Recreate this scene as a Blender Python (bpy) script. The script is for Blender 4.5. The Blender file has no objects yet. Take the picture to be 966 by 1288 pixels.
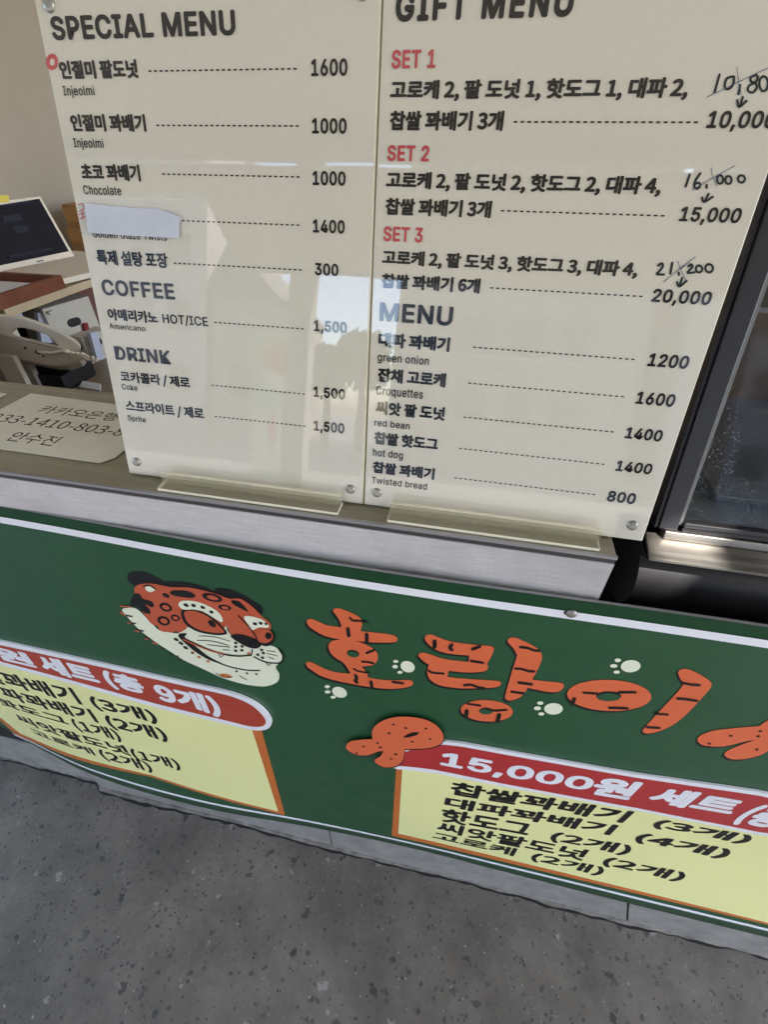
import bpy, bmesh, math, random, os
from mathutils import Vector, Matrix
from mathutils.geometry import tessellate_polygon
random.seed(7)
SC = bpy.context.scene
COL = SC.collection
R_ = math.radians
S = 0.28            # metres per layout unit (0.91 units = one 25.5 cm menu board)
ZF = -4.75          # floor level in layout units; camera sits at the layout origin

# ------------------------------------------------------------------ camera
f_px = 578.408
w = Vector((-0.6854667, -0.07457014, 0.19291465))
RM = Matrix.Rotation(w.length, 3, w.normalized()) @ Matrix(((1, 0, 0), (0, 0, -1), (0, 1, 0)))
cam = bpy.data.cameras.new('camera')
cam.sensor_fit = 'VERTICAL'; cam.sensor_height = 24.0; cam.lens = f_px / 1288 * 24.0
cam.clip_start = 0.01; cam.clip_end = 500
co = bpy.data.objects.new('camera', cam); COL.objects.link(co)
co.matrix_world = Matrix.Translation((0, 0, -ZF * S)) @ RM.to_4x4()
SC.camera = co

# ------------------------------------------------------------------ light
SUN_DIR = Vector((0.8, -0.6, 1.19)).normalized()      # towards the sun
elev = math.asin(SUN_DIR.z)
world = bpy.data.worlds.new('World'); SC.world = world; world.use_nodes = True
nt = world.node_tree; nt.nodes.clear()
sky = nt.nodes.new('ShaderNodeTexSky'); sky.sky_type = 'NISHITA'; sky.sun_disc = False
sky.sun_elevation = elev; sky.sun_rotation = math.atan2(SUN_DIR.x, SUN_DIR.y)
sky.air_density = 1.0; sky.dust_density = 2.0; sky.ozone_density = 1.0
bg = nt.nodes.new('ShaderNodeBackground'); bg.inputs[1].default_value = 0.15
out = nt.nodes.new('ShaderNodeOutputWorld')
nt.links.new(sky.outputs[0], bg.inputs[0]); nt.links.new(bg.outputs[0], out.inputs[0])
sl = bpy.data.lights.new('sun', 'SUN'); sl.energy = 2.4; sl.angle = R_(0.5); sl.color = (1, .95, .87)
so = bpy.data.objects.new('sun', sl); COL.objects.link(so)
so.rotation_euler = SUN_DIR.to_track_quat('Z', 'Y').to_euler()
SC.view_settings.view_transform = 'Standard'; SC.view_settings.look = 'None'
SC.view_settings.exposure = 2.88; SC.view_settings.gamma = 1.0
SC.cycles.max_bounces = 8; SC.cycles.diffuse_bounces = 5; SC.cycles.glossy_bounces = 5
SC.cycles.transparent_max_bounces = 12; SC.cycles.use_denoising = True

# ------------------------------------------------------------------ materials
def srgb(r, g, b):
    f = lambda c: (c / 255 / 12.92) if c / 255 <= .04045 else ((c / 255 + .055) / 1.055) ** 2.4
    return (f(r), f(g), f(b), 1)

def mat(name, col, rough=.5, metal=0, coat=0, spec=.5, coat_rough=.02):
    m = bpy.data.materials.new(name); m.use_nodes = True
    b = m.node_tree.nodes['Principled BSDF']
    b.inputs['Base Color'].default_value = col if len(col) == 4 else (*col, 1)
    b.inputs['Roughness'].default_value = rough; b.inputs['Metallic'].default_value = metal
    b.inputs['Coat Weight'].default_value = coat; b.inputs['Coat Roughness'].default_value = coat_rough
    b.inputs['Specular IOR Level'].default_value = spec
    return m

def N(m, t, **k):
    n = m.node_tree.nodes.new(t)
    for a, v in k.items(): setattr(n, a, v)
    return n

def coords(m, scale=(1, 1, 1)):
    tc = N(m, 'ShaderNodeTexCoord'); mp = N(m, 'ShaderNodeMapping')
    mp.inputs['Scale'].default_value = scale
    m.node_tree.links.new(tc.outputs['Object'], mp.inputs[0]); return mp.outputs[0]

def noise(m, vec, scale, detail=4, rough=.6):
    n = N(m, 'ShaderNodeTexNoise'); n.inputs['Scale'].default_value = scale
    n.inputs['Detail'].default_value = detail; n.inputs['Roughness'].default_value = rough
    m.node_tree.links.new(vec, n.inputs['Vector']); return n.outputs[0]

def ramp(m, fac, stops):
    r = N(m, 'ShaderNodeValToRGB'); e = r.color_ramp.elements
    while len(e) < len(stops): e.new(.5)
    for el, (p, c) in zip(e, stops): el.position = p; el.color = c if len(c) == 4 else (*c, 1)
    m.node_tree.links.new(fac, r.inputs[0]); return r.outputs[0]

def g(v): return (v, v, v, 1)

def mixc(m, fac, a, b, mode='MIX'):
    n = N(m, 'ShaderNodeMix', data_type='RGBA', blend_type=mode)
    L = m.node_tree.links
    for i, v in ((0, fac), (6, a), (7, b)):
        if hasattr(v, 'is_output'): L.new(v, n.inputs[i])
        else: n.inputs[i].default_value = v
    return n.outputs[2]

def setc(m, o, sock='Base Color'): m.node_tree.links.new(o, m.node_tree.nodes['Principled BSDF'].inputs[sock])

def bump(m, h, strength=.2, dist=.001):
    b = N(m, 'ShaderNodeBump'); b.inputs['Strength'].default_value = strength; b.inputs['Distance'].default_value = dist
    m.node_tree.links.new(h, b.inputs['Height'])
    m.node_tree.links.new(b.outputs[0], m.node_tree.nodes['Principled BSDF'].inputs['Normal'])

def varied(name, col, rough, scale=(1, 1, 1), ns=8, amt=.12, **k):
    """a plain paint with slight mottling and wear"""
    m = mat(name, col, rough, **k); v = coords(m, scale)
    n = noise(m, v, ns, 5, .65)
    lo = tuple(c * (1 - amt) for c in col[:3]); hi = tuple(min(1, c * (1 + amt)) for c in col[:3])
    setc(m, ramp(m, n, [(.3, lo), (.7, hi)])); return m

M = {}
# board paper: cream print under acrylic (the coat is the acrylic face)
def acrylic_print(name, col, amt=.03):
    m = mat(name, col, .6, coat=1.0, coat_rough=.02, spec=.2)
    m.node_tree.nodes['Principled BSDF'].inputs['Coat IOR'].default_value = 1.74
    v = coords(m); n = noise(m, v, 260, 3, .6); n2 = noise(m, v, 5, 3, .5)
    a = ramp(m, n, [(.35, tuple(c * (1 - amt) for c in col[:3])), (.65, tuple(min(1, c * (1 + amt)) for c in col[:3]))])
    setc(m, mixc(m, .5, a, ramp(m, n2, [(.35, tuple(c * .955 for c in col[:3])), (.65, col)])))
    nb = noise(m, v, 9, 1, .4)
    b = N(m, 'ShaderNodeBump'); b.inputs['Strength'].default_value = .05; b.inputs['Distance'].default_value = .004
    m.node_tree.links.new(nb, b.inputs['Height'])
    m.node_tree.links.new(b.outputs[0], m.node_tree.nodes['Principled BSDF'].inputs['Coat Normal'])
    return m
M['paper'] = acrylic_print('board_paper', srgb(208, 201, 184))
M['ink'] = acrylic_print('board_ink', srgb(14, 11, 14), .01)
M['ink_grey'] = acrylic_print('board_ink_grey', srgb(32, 30, 34), .01)
M['ink_red'] = acrylic_print('board_ink_red', srgb(190, 72, 76), .02)
M['marker'] = mat('marker_ink', srgb(30, 36, 34), .45)
M['pen'] = mat('blue_pen', srgb(70, 84, 110), .4)
M['acryl_edge'] = mat('acrylic_edge', srgb(234, 228, 204), .12, spec=.6)
M['cap'] = mat('brushed_cap', srgb(160, 157, 148), .35, metal=.6)
M['tape_paper'] = varied('strip_paper', srgb(214, 216, 224), .55, ns=30, amt=.05, coat=.6, coat_rough=.12)
M['clear_tape'] = mat('clear_tape', srgb(225, 226, 226), .1)
def see_through(name, tint, fac, rough=.03, ior=1.45):
    m = bpy.data.materials.new(name); m.use_nodes = True; t = m.node_tree; t.nodes.clear()
    o = t.nodes.new('ShaderNodeOutputMaterial'); mx = t.nodes.new('ShaderNodeMixShader')
    tr = t.nodes.new('ShaderNodeBsdfTransparent'); tr.inputs[0].default_value = tint
    gl = t.nodes.new('ShaderNodeBsdfGlossy'); gl.inputs['Roughness'].default_value = rough
    fr = t.nodes.new('ShaderNodeFresnel'); fr.inputs[0].default_value = ior
    ad = t.nodes.new('ShaderNodeMath'); ad.operation = 'ADD'; ad.use_clamp = True; ad.inputs[1].default_value = fac
    ge = t.nodes.new('ShaderNodeNewGeometry'); sb = t.nodes.new('ShaderNodeMath'); sb.operation = 'SUBTRACT'; sb.inputs[0].default_value = 1
    mu = t.nodes.new('ShaderNodeMath'); mu.operation = 'MULTIPLY'; t.links.new(ge.outputs['Backfacing'], sb.inputs[1])
    t.links.new(fr.outputs[0], ad.inputs[0]); t.links.new(ad.outputs[0], mu.inputs[0]); t.links.new(sb.outputs[0], mu.inputs[1]); t.links.new(mu.outputs[0], mx.inputs[0])
    t.links.new(tr.outputs[0], mx.inputs[1]); t.links.new(gl.outputs[0], mx.inputs[2]); t.links.new(mx.outputs[0], o.inputs[0])
    return m
M['acrylic'] = see_through('clear_acrylic', (.95, .945, .90, 1), .03)
def milky(m, col, amt):
    t = m.node_tree; o = [n for n in t.nodes if n.type == 'OUTPUT_MATERIAL'][0]; src = o.inputs[0].links[0].from_socket
    d = t.nodes.new('ShaderNodeBsdfDiffuse'); d.inputs[0].default_value = col; x = t.nodes.new('ShaderNodeMixShader'); x.inputs[0].default_value = amt
    t.links.new(src, x.inputs[1]); t.links.new(d.outputs[0], x.inputs[2]); t.links.new(x.outputs[0], o.inputs[0])
milky(M['acrylic'], srgb(216, 208, 184), .22)
M['tape'] = see_through('clear_tape_film', (.93, .94, .95, 1), .05, .15)
M['pane'] = see_through('case_glass', (.84, .85, .85, 1), .03, .05)
M['sheet'] = see_through('clear_table_sheet', (.97, .98, .965, 1), .0, .06, 1.3)

M['fascia'] = mat('fascia_laminate', srgb(196, 192, 198), .55)
def _f(m):
    v = coords(m, (1, 1, 1)); n = noise(m, coords(m, (30, 30, 500)), 1, 3, .7); n2 = noise(m, v, 3, 4, .6); n3 = noise(m, coords(m, (600, 30, 60)), 1, 2, .6)
    a = ramp(m, n, [(.3, srgb(180, 176, 176)), (.7, srgb(202, 199, 201))])
    a = mixc(m, .16, a, ramp(m, n3, [(.35, srgb(172, 168, 176)), (.65, srgb(208, 204, 210))]))
    st = ramp(m, n2, [(.34, srgb(160, 146, 140)), (.5, g(1)[:3] + (1,))])
    setc(m, mixc(m, .55, a, st, 'MULTIPLY'))
_f(M['fascia'])
def wood(name, c1, c2, sx=3, sy=60, rough=.4, coat=0):
    m = mat(name, c1, rough, coat=coat); n = noise(m, coords(m, (sx, sy, sy)), 1, 6, .65)
    n2 = noise(m, coords(m, (sx * .6, sy * .2, sy * .2)), 1, 3, .5)
    a = ramp(m, n, [(.3, c1), (.7, c2)]); setc(m, mixc(m, .4, a, ramp(m, n2, [(.35, c1), (.65, c2)]))); return m
M['worktop'] = wood('worktop_woodgrain', srgb(128, 119, 103), srgb(170, 161, 143), 5, 130, .35, .3)
M['desk'] = wood('desk_woodgrain', srgb(122, 106, 88), srgb(158, 142, 120), 4, 40, .4)
M['edge_dark'] = mat('edge_dark_strip', srgb(58, 54, 54), .5)  # plain dark line below the metal edging
M['edge_metal'] = mat('edge_metal', srgb(168, 168, 172), .35, metal=.8)
M['sheet_paper'] = varied('sheet_paper', srgb(222, 218, 200), .5, ns=20, amt=.03, coat=.25, coat_rough=.08)

def banner(name, col, ns=4, amt=.06):
    m = mat(name, col, .42, spec=.45); v = coords(m); n = noise(m, v, ns, 4, .55)
    a = ramp(m, n, [(.3, tuple(c * (1 - amt) for c in col[:3])), (.7, tuple(c * (1 + amt) for c in col[:3]))])
    n2 = noise(m, v, 900, 2, .5)
    setc(m, mixc(m, .06, a, ramp(m, n2, [(.4, g(0)), (.6, g(1))]), 'OVERLAY'))
    n3 = noise(m, v, 14, 3, .6)
    setc(m, ramp(m, n3, [(.3, g(.30)), (.7, g(.44))]), 'Roughness'); bump(m, noise(m, v, 7, 2, .5), .08, .02)
    return m
M['green'] = banner('print_green', srgb(34, 78, 48))
M['white'] = banner('print_white', srgb(228, 229, 236), amt=.02)
M['orange'] = banner('print_orange', srgb(214, 102, 62), amt=.03)
M['tiger_orange'] = banner('print_tiger_orange', srgb(188, 86, 56), amt=.03)
M['black'] = banner('print_black', srgb(9, 8, 10), amt=.02)
M['cream'] = banner('print_cream', srgb(226, 230, 206), amt=.02)
M['yellow'] = banner('print_yellow', srgb(232, 231, 164), amt=.02)
M['rust'] = banner('print_orange_line', srgb(196, 106, 44), amt=.02)
M['red'] = banner('print_red', srgb(174, 44, 46), amt=.03)
M['brick_red'] = banner('print_brick_red', srgb(170, 62, 42), amt=.03)
M['sheet_edge'] = mat('banner_edge', srgb(150, 150, 152), .35, metal=.4)
M['steel'] = mat('steel', srgb(190, 190, 192), .3, metal=1)
def _st(m):
    n = noise(m, coords(m, (4, 200, 200)), 1, 3, .6); setc(m, ramp(m, n, [(.3, g(.4)), (.7, g(.6))]), 'Roughness')
    n2 = noise(m, coords(m), 12, 4, .6); setc(m, ramp(m, n2, [(.3, srgb(120, 116, 112)), (.7, srgb(172, 168, 162))]))
_st(M['steel'])
M['black_plastic'] = varied('black_plastic', srgb(34, 33, 36), .35, ns=40, amt=.2)
M['frame_dark'] = varied('dark_frame', srgb(40, 40, 44), .38, ns=40, amt=.12)
M['frame_lip'] = mat('frame_lip', srgb(120, 122, 120), .35, metal=.3)
M['void'] = mat('inner_black', srgb(16, 15, 16), .6)
M['grille'] = mat('grille_slat', srgb(150, 108, 66), .4, metal=.3)
M['tray_metal'] = varied('tray_metal', srgb(120, 122, 124), .35, ns=25, amt=.2, metal=.7)
M['warm_back'] = varied('warm_case_back', srgb(120, 92, 66), .45, ns=20, amt=.3)
M['case_inside'] = varied('case_inside', srgb(120, 122, 124), .5, ns=20, amt=.2)  # floor grey stands in for the ground reflected in the glass
# condensation: droplets on the glass
m = mat('condensation', srgb(190, 192, 196), .1); M['drops'] = m
def _d(m):
    t = m.node_tree; b = t.nodes['Principled BSDF']
    v = coords(m); vo = N(m, 'ShaderNodeTexVoronoi'); vo.inputs['Scale'].default_value = 380; t.links.new(v, vo.inputs['Vector'])
    dots = ramp(m, vo.outputs['Distance'], [(.26, g(1)), (.34, g(0))])
    n = noise(m, v, 55, 4, .7); mask = ramp(m, n, [(.36, g(0)), (.50, g(1))])
    mul = N(m, 'ShaderNodeMath', operation='MULTIPLY'); t.links.new(dots, mul.inputs[0]); t.links.new(mask, mul.inputs[1])
    mul2 = N(m, 'ShaderNodeMath', operation='MULTIPLY'); t.links.new(mul.outputs[0], mul2.inputs[0]); mul2.inputs[1].default_value = .2
    t.links.new(mul2.outputs[0], b.inputs['Alpha'])
_d(m)
# ground: grey polished concrete with dark and pale chips
m = mat('ground_concrete', g(.09), .55); M['ground'] = m
def _g(m):
    t = m.node_tree; v = coords(m)
    base = ramp(m, noise(m, v, 2.2, 6, .6), [(.25, srgb(82, 77, 71)), (.75, srgb(110, 105, 98))])
    fine = ramp(m, noise(m, v, 700, 3, .7), [(.3, g(.40)), (.7, g(.60))])
    c = mixc(m, .95, base, fine, 'OVERLAY')
    mid = ramp(m, noise(m, v, 60, 5, .7), [(.3, g(.42)), (.7, g(.58))])
    c = mixc(m, .7, c, mid, 'OVERLAY')
    stain = ramp(m, noise(m, v, 7, 5, .6), [(.32, g(.33)), (.66, g(.62))]); c = mixc(m, .9, c, stain, 'OVERLAY')
    w1 = N(m, 'ShaderNodeTexNoise'); w1.inputs['Scale'].default_value = 60; w1.inputs['Detail'].default_value = 3; t.links.new(v, w1.inputs['Vector'])
    for sc_, th, rad, col, jit in ((34, .26, .34, srgb(38, 38, 40), .008), (75, .40, .42, srgb(58, 58, 62), .004), (40, .12, .36, srgb(138, 136, 132), .008), (23, .10, .26, srgb(50, 49, 50), .01), (150, .36, .42, srgb(48, 48, 50), .003), (170, .10, .36, srgb(140, 139, 136), .003)):
        vo = N(m, 'ShaderNodeTexVoronoi'); vo.inputs['Scale'].default_value = sc_
        ad = N(m, 'ShaderNodeVectorMath', operation='MULTIPLY_ADD'); t.links.new(w1.outputs['Color'], ad.inputs[0])
        ad.inputs[1].default_value = (jit * 4,) * 3; t.links.new(v, ad.inputs[2])
        off = N(m, 'ShaderNodeVectorMath', operation='ADD'); t.links.new(ad.outputs[0], off.inputs[0]); off.inputs[1].default_value = (sc_ * .37, sc_ * .11, 0)
        t.links.new(off.outputs[0], vo.inputs['Vector'])
        sep = N(m, 'ShaderNodeSeparateColor'); t.links.new(vo.outputs['Color'], sep.inputs[0])
        # chip radius grows with one random channel, presence set by another
        pres = N(m, 'ShaderNodeMath', operation='LESS_THAN'); t.links.new(sep.outputs[0], pres.inputs[0]); pres.inputs[1].default_value = th
        rr = N(m, 'ShaderNodeMath', operation='MULTIPLY'); t.links.new(sep.outputs[1], rr.inputs[0]); rr.inputs[1].default_value = rad
        df = N(m, 'ShaderNodeMath', operation='SUBTRACT'); t.links.new(rr.outputs[0], df.inputs[0]); t.links.new(vo.outputs['Distance'], df.inputs[1])
        st = N(m, 'ShaderNodeMath', operation='MULTIPLY', use_clamp=True); t.links.new(df.outputs[0], st.inputs[0]); st.inputs[1].default_value = 18
        p2 = N(m, 'ShaderNodeMath', operation='MULTIPLY'); t.links.new(st.outputs[0], p2.inputs[0]); t.links.new(pres.outputs[0], p2.inputs[1])
        p3 = N(m, 'ShaderNodeMath', operation='MULTIPLY'); t.links.new(p2.outputs[0], p3.inputs[0])
        op = ramp(m, sep.outputs[2], [(0, g(.35)), (1, g(1))]); t.links.new(op, p3.inputs[1])
        c = mixc(m, p3.outputs[0], c, col)
    setc(m, c)
    bump(m, noise(m, v, 400, 4, .7), .15, .0006)
    setc(m, ramp(m, noise(m, v, 20, 4), [(.3, g(.42)), (.7, g(.7))]), 'Roughness')
_g(m)
M['plinth'] = mat('plinth_stone', g(.2), .7)
def _p(m, a, b_):
    v = coords(m); c = ramp(m, noise(m, v, 18, 6, .7), [(.3, a), (.7, b_)])
    f = ramp(m, noise(m, v, 500, 3, .7), [(.3, g(.38)), (.7, g(.62))]); setc(m, mixc(m, .6, c, f, 'OVERLAY')); bump(m, noise(m, v, 220, 5), .3, .001)
_p(M['plinth'], srgb(112, 112, 109), srgb(148, 147, 143))
M['paving'] = varied('pale_paving', (.19, .185, .18), .9, ns=30, amt=.15)
M['mortar'] = mat('mortar', g(.3), .85); _p(M['mortar'], srgb(60, 57, 54), srgb(140, 135, 128))
M['dark_gap'] = mat('joint_dark', srgb(30, 29, 30), .9)
M['wall'] = varied('interior_wall', srgb(178, 168, 154), .8, ns=3, amt=.05)
M['shelf'] = wood('shelf_pale_wood', srgb(186, 168, 136), srgb(206, 188, 158), 3, 30, .5)
M['ivory'] = varied('ivory_plastic', srgb(232, 222, 206), .4, ns=30, amt=.03)
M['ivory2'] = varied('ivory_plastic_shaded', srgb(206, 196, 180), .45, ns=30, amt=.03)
M['screen'] = mat('screen_glass', srgb(20, 24, 38), .12)
M['screen_ui'] = mat('screen_ui', srgb(40, 44, 60), .15)
M['tray_brown'] = wood('brown_tray_wood', srgb(104, 56, 34), srgb(128, 72, 46), 6, 60, .45)
M['doc'] = varied('document_paper', srgb(216, 216, 220), .7, ns=20, amt=.03)
M['file_box'] = varied('grey_file_box', srgb(200, 194, 184), .65, ns=20, amt=.05)
M['blue_white'] = varied('bluish_folder', srgb(190, 196, 216), .5, ns=20, amt=.05)
M['cardboard'] = varied('cardboard', srgb(160, 118, 70), .8, ns=30, amt=.08)
M['maroon'] = varied('dark_red_box', srgb(110, 74, 66), .7, ns=30, amt=.1)
M['redtag'] = mat('red_tag', srgb(128, 36, 38), .5)
M['sticky'] = mat('sticky_note', srgb(226, 208, 96), .8)
M['ceiling'] = varied('canopy_panel', srgb(206, 200, 184), .7, ns=2, amt=.04)
M['post'] = varied('grey_post', srgb(150, 148, 146), .5, ns=6, amt=.06)
M['render_wall'] = varied('rendered_facade', srgb(150, 142, 134), .85, ns=.6, amt=.1)
M['render_dark'] = varied('pale_facade', srgb(166, 162, 160), .85, ns=.6, amt=.12)
M['roof_tile'] = varied('roof_grey', srgb(96, 92, 94), .8, ns=2, amt=.15)
M['window'] = mat('far_window', srgb(60, 72, 86), .1)
M['pale_green'] = varied('pale_green_sign', srgb(150, 205, 165), .5, ns=3, amt=.04)
M['leaf'] = varied('foliage', srgb(62, 84, 48), .7, ns=3, amt=.4)
M['bark'] = varied('bark', srgb(96, 82, 68), .9, ns=8, amt=.2)

# ------------------------------------------------------------------ geometry helpers (layout units)
def W(p): return Vector((p[0] * S, p[1] * S, (p[2] - ZF) * S))

class MB:
    def __init__(s): s.v = []; s.f = []; s.mi = []; s.mats = []; s.cur = 0; s.sm = []
    def use(s, m):
        if isinstance(m, str): m = M[m]
        if m not in s.mats: s.mats.append(m)
        s.cur = s.mats.index(m); return s
    def add(s, vs, fs, smooth=False):
        o = len(s.v); s.v += [Vector(v) for v in vs]; s.f += [[i + o for i in f] for f in fs]; s.mi += [s.cur] * len(fs); s.sm += [smooth] * len(fs); return s
    def box(s, x0, x1, y0, y1, z0, z1, T=None):
        vs = [(x, y, z) for z in (z0, z1) for y in (y0, y1) for x in (x0, x1)]
        if T: vs = [T(v) for v in vs]
        return s.add(vs, [(0, 2, 3, 1), (4, 5, 7, 6), (0, 1, 5, 4), (2, 6, 7, 3), (0, 4, 6, 2), (1, 3, 7, 5)])
    def hull(s, front, back):
        """solid between two matching polygons"""
        n = len(front); s.add(list(front) + list(back), [tuple(range(n))[::-1], tuple(range(n, 2 * n))] + [(i, (i + 1) % n, n + (i + 1) % n, n + i) for i in range(n)]); return s
    def tube(s, pts, r, n=8, smooth=True, caps=True):
        pts = [Vector(p) for p in pts]; vs = []; prev = None
        for i, p in enumerate(pts):
            d = (pts[min(i + 1, len(pts) - 1)] - pts[max(i - 1, 0)]).normalized()
            if prev is None: a = d.orthogonal().normalized()
            else: a = (prev - d * prev.dot(d)).normalized()
            prev = a; b = d.cross(a); rr = r[i] if isinstance(r, (list, tuple)) else r
            vs += [p + (a * math.cos(t) + b * math.sin(t)) * rr for t in (2 * math.pi * k / n for k in range(n))]
        fs = [(i * n + k, i * n + (k + 1) % n, (i + 1) * n + (k + 1) % n, (i + 1) * n + k) for i in range(len(pts) - 1) for k in range(n)]
        if caps: fs += [tuple(range(n))[::-1], tuple((len(pts) - 1) * n + k for k in range(n))]
        return s.add(vs, fs, smooth)
    def dome(s, c, nrm, r, h, n=14):
        nrm = Vector(nrm).normalized(); a = nrm.orthogonal().normalized(); b = nrm.cross(a); c = Vector(c); vs = []
        rings = [(1, 0), (.96, .45), (.8, .8), (.45, 1)]
        for rr, hh in rings: vs += [c + (a * math.cos(t) + b * math.sin(t)) * r * rr + nrm * h * hh for t in (2 * math.pi * k / n for k in range(n))]
        fs = [(i * n + k, i * n + (k + 1) % n, (i + 1) * n + (k + 1) % n, (i + 1) * n + k) for i in range(3) for k in range(n)] + [tuple(3 * n + k for k in range(n))]
        return s.add(vs, fs, True)

def tag(o, label=None, cat=None, group=None, kind=None):
    if label: o['label'] = label
    if cat: o['category'] = cat
    if group: o['group'] = group
    if kind: o['kind'] = kind
    return o

def obj(name, mb, parent=None, bev=0, **k):
    me = bpy.data.meshes.new(name)
    org = Vector((0, 0, 0))
    q = parent
    while q is not None: org = org + q.location; q = q.parent
    me.from_pydata([tuple(W(v) - org) for v in mb.v], [], mb.f)
    for m in mb.mats: me.materials.append(m)
    me.polygons.foreach_set('material_index', mb.mi); me.polygons.foreach_set('use_smooth', mb.sm)
    me.update()
    bm = bmesh.new(); bm.from_mesh(me); bmesh.ops.recalc_face_normals(bm, faces=bm.faces) if len(bm.faces) < 4000 and not k.pop('flat', False) else None
    bm.to_mesh(me); bm.free()
    o = bpy.data.objects.new(name, me); COL.objects.link(o); o.parent = parent
    if bev:
        b = o.modifiers.new('bevel', 'BEVEL'); b.width = bev; b.segments = 2; b.limit_method = 'ANGLE'; b.angle_limit = R_(40)
    k.pop('flat', None)
    return tag(o, **k)

def root(name, p, label, cat, group=None):
    o = bpy.data.objects.new(name, None); COL.objects.link(o); o.location = W(p); o.empty_display_size = .05
    return tag(o, label, cat, group)

# ------------------------------------------------------------------ surfaces
def ray(x, y): return RM @ Vector((x - 483, 644 - y, -f_px))
LN = 0.24190806
BA = Vector((-.3172, 1.211, -.996)); BU = Vector((0, math.sin(LN), math.cos(LN))); BN = Vector((0, -math.cos(LN), math.sin(LN)))
def board_uv(x, y, s=1):
    r = ray(x, y); h = r * (BN.dot(BA) / BN.dot(r)) - BA; return (h.x, h.dot(BU))
def board_pt(u, v, h=0): return BA + Vector((u, 0, 0)) + BU * v + BN * h

YB = 1.098
BX = [-5.0, -3.6, -2.7, -1.7, -.75, 0, .75, 1.6, 2.6, 4.2]
BZ = [-1.19, -2.34, -3.1, -4.22]
BT = [[-.03, -.03, -.03, -.02, .01, .01, -.005, -.012, -.012, -.01],
      [-.03, -.03, -.025, -.006, .02, .03, .008, -.027, -.045, -.05],
      [-.06, -.05, 0, .02, .02, .028, -.01, -.045, -.06, -.06],
      [-.14, -.10, .03, .062, .013, -.01, -.005, 0, 0, 0]]
def crom(xs, ys, x):
    x = min(max(x, xs[0]), xs[-1]); i = 0
    while i < len(xs) - 2 and x > xs[i + 1]: i += 1
    t = (x - xs[i]) / (xs[i + 1] - xs[i]); h = xs[i + 1] - xs[i]
    m = lambda j: (ys[min(j + 1, len(ys) - 1)] - ys[max(j - 1, 0)]) / (xs[min(j + 1, len(xs) - 1)] - xs[max(j - 1, 0)])
    return (2 * t**3 - 3 * t**2 + 1) * ys[i] + (t**3 - 2 * t**2 + t) * h * m(i) + (3 * t**2 - 2 * t**3) * ys[i + 1] + (t**3 - t**2) * h * m(i + 1)
def bow(x, z):
    col = [crom(BX, r, x) for r in BT]; return crom([-z_ for z_ in BZ], col, -z)
def ban_xz(x, y):
    r = ray(x, y); Y = YB
    for _ in range(12):
        p = r * (Y / r.y); Y = .5 * Y + .5 * (YB - bow(p.x, p.z))
    return (p.x, p.z)
def ban_pt(x, z, h=0): return Vector((x, YB - bow(x, z) - h, z))
ZT = -1.0
def top_xy(x, y, z=ZT):
    r = ray(x, y); p = r * (z / r.z); return (p.x, p.y)

class Print:
    """flat print laid on a surface: 2D polygons, each layer a hair above the one below"""
    def __init__(s, conv, pt, grid=0): s.conv = conv; s.pt = pt; s.mb = MB(); s.h = 0; s.grid = grid; s.v2 = []
    def tris(s, pts, fs, m, h):
        s.mb.use(m)
        if s.grid:
            bm = bmesh.new(); vv = [bm.verts.new((p[0], p[1], 0)) for p in pts]
            for f in fs:
                try: bm.faces.new([vv[i] for i in f])
                except ValueError: pass
            xs = [p[0] for p in pts]; ys = [p[1] for p in pts]; G = s.grid
            for ax, lo, hi in ((0, min(xs), max(xs)), (1, min(ys), max(ys))):
                k = math.ceil(lo / G)
                while k * G < hi:
                    c = [0, 0, 0]; nn = [0, 0, 0]; c[ax] = k * G; nn[ax] = 1
                    bmesh.ops.bisect_plane(bm, geom=bm.verts[:] + bm.edges[:] + bm.faces[:], plane_co=c, plane_no=nn, dist=1e-6); k += 1
            bm.verts.index_update(); pts = [v.co.to_2d()[:] for v in bm.verts]; fs = [[v.index for v in f.verts] for f in bm.faces]; bm.free()
        s.mb.add([s.pt(p[0], p[1], h) for p in pts], fs)
    def poly2(s, pts, m, h, holes=()):
        loops = [[Vector((p[0], p[1], 0)) for p in l] for l in (pts, *holes)]
        allp = [p[:2] for l in loops for p in l]
        s.tris(allp, tessellate_polygon(loops), m, h)
    def poly(s, px, m, h, holes=()): s.poly2([s.conv(*p[:2]) for p in px], m, h, [[s.conv(*p[:2]) for p in l] for l in holes])

def smooth(pts, n=5):
    """closed Catmull-Rom; a point with a third value stays a corner"""
    out = []; L = len(pts)
    for i in range(L):
        p0, p1, p2, p3 = pts[i - 1], pts[i], pts[(i + 1) % L], pts[(i + 2) % L]
        t1 = (0, 0) if len(p1) > 2 else ((p2[0] - p0[0]) / 2, (p2[1] - p0[1]) / 2)
        t2 = (0, 0) if len(p2) > 2 else ((p3[0] - p1[0]) / 2, (p3[1] - p1[1]) / 2)
        dl = math.hypot(p2[0] - p1[0], p2[1] - p1[1])
        cl = lambda t: (t if math.hypot(*t) <= dl * 1.3 else tuple(c * dl * 1.3 / math.hypot(*t) for c in t))
        t1 = cl(t1); t2 = cl(t2)
        for k in range(n):
            t = k / n; a, b, c, d = 2*t**3-3*t**2+1, t**3-2*t**2+t, 3*t**2-2*t**3, t**3-t**2
            out.append(tuple(a * p1[j] + b * t1[j] + c * p2[j] + d * t2[j] for j in (0, 1)))
    return out
def ell(cx, cy, rx, ry, rot=0, n=22):
    c, s_ = math.cos(R_(rot)), math.sin(R_(rot))
    return [(cx + rx * math.cos(t) * c - ry * math.sin(t) * s_, cy + rx * math.cos(t) * s_ + ry * math.sin(t) * c) for t in (2 * math.pi * k / n for k in range(n))]
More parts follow.
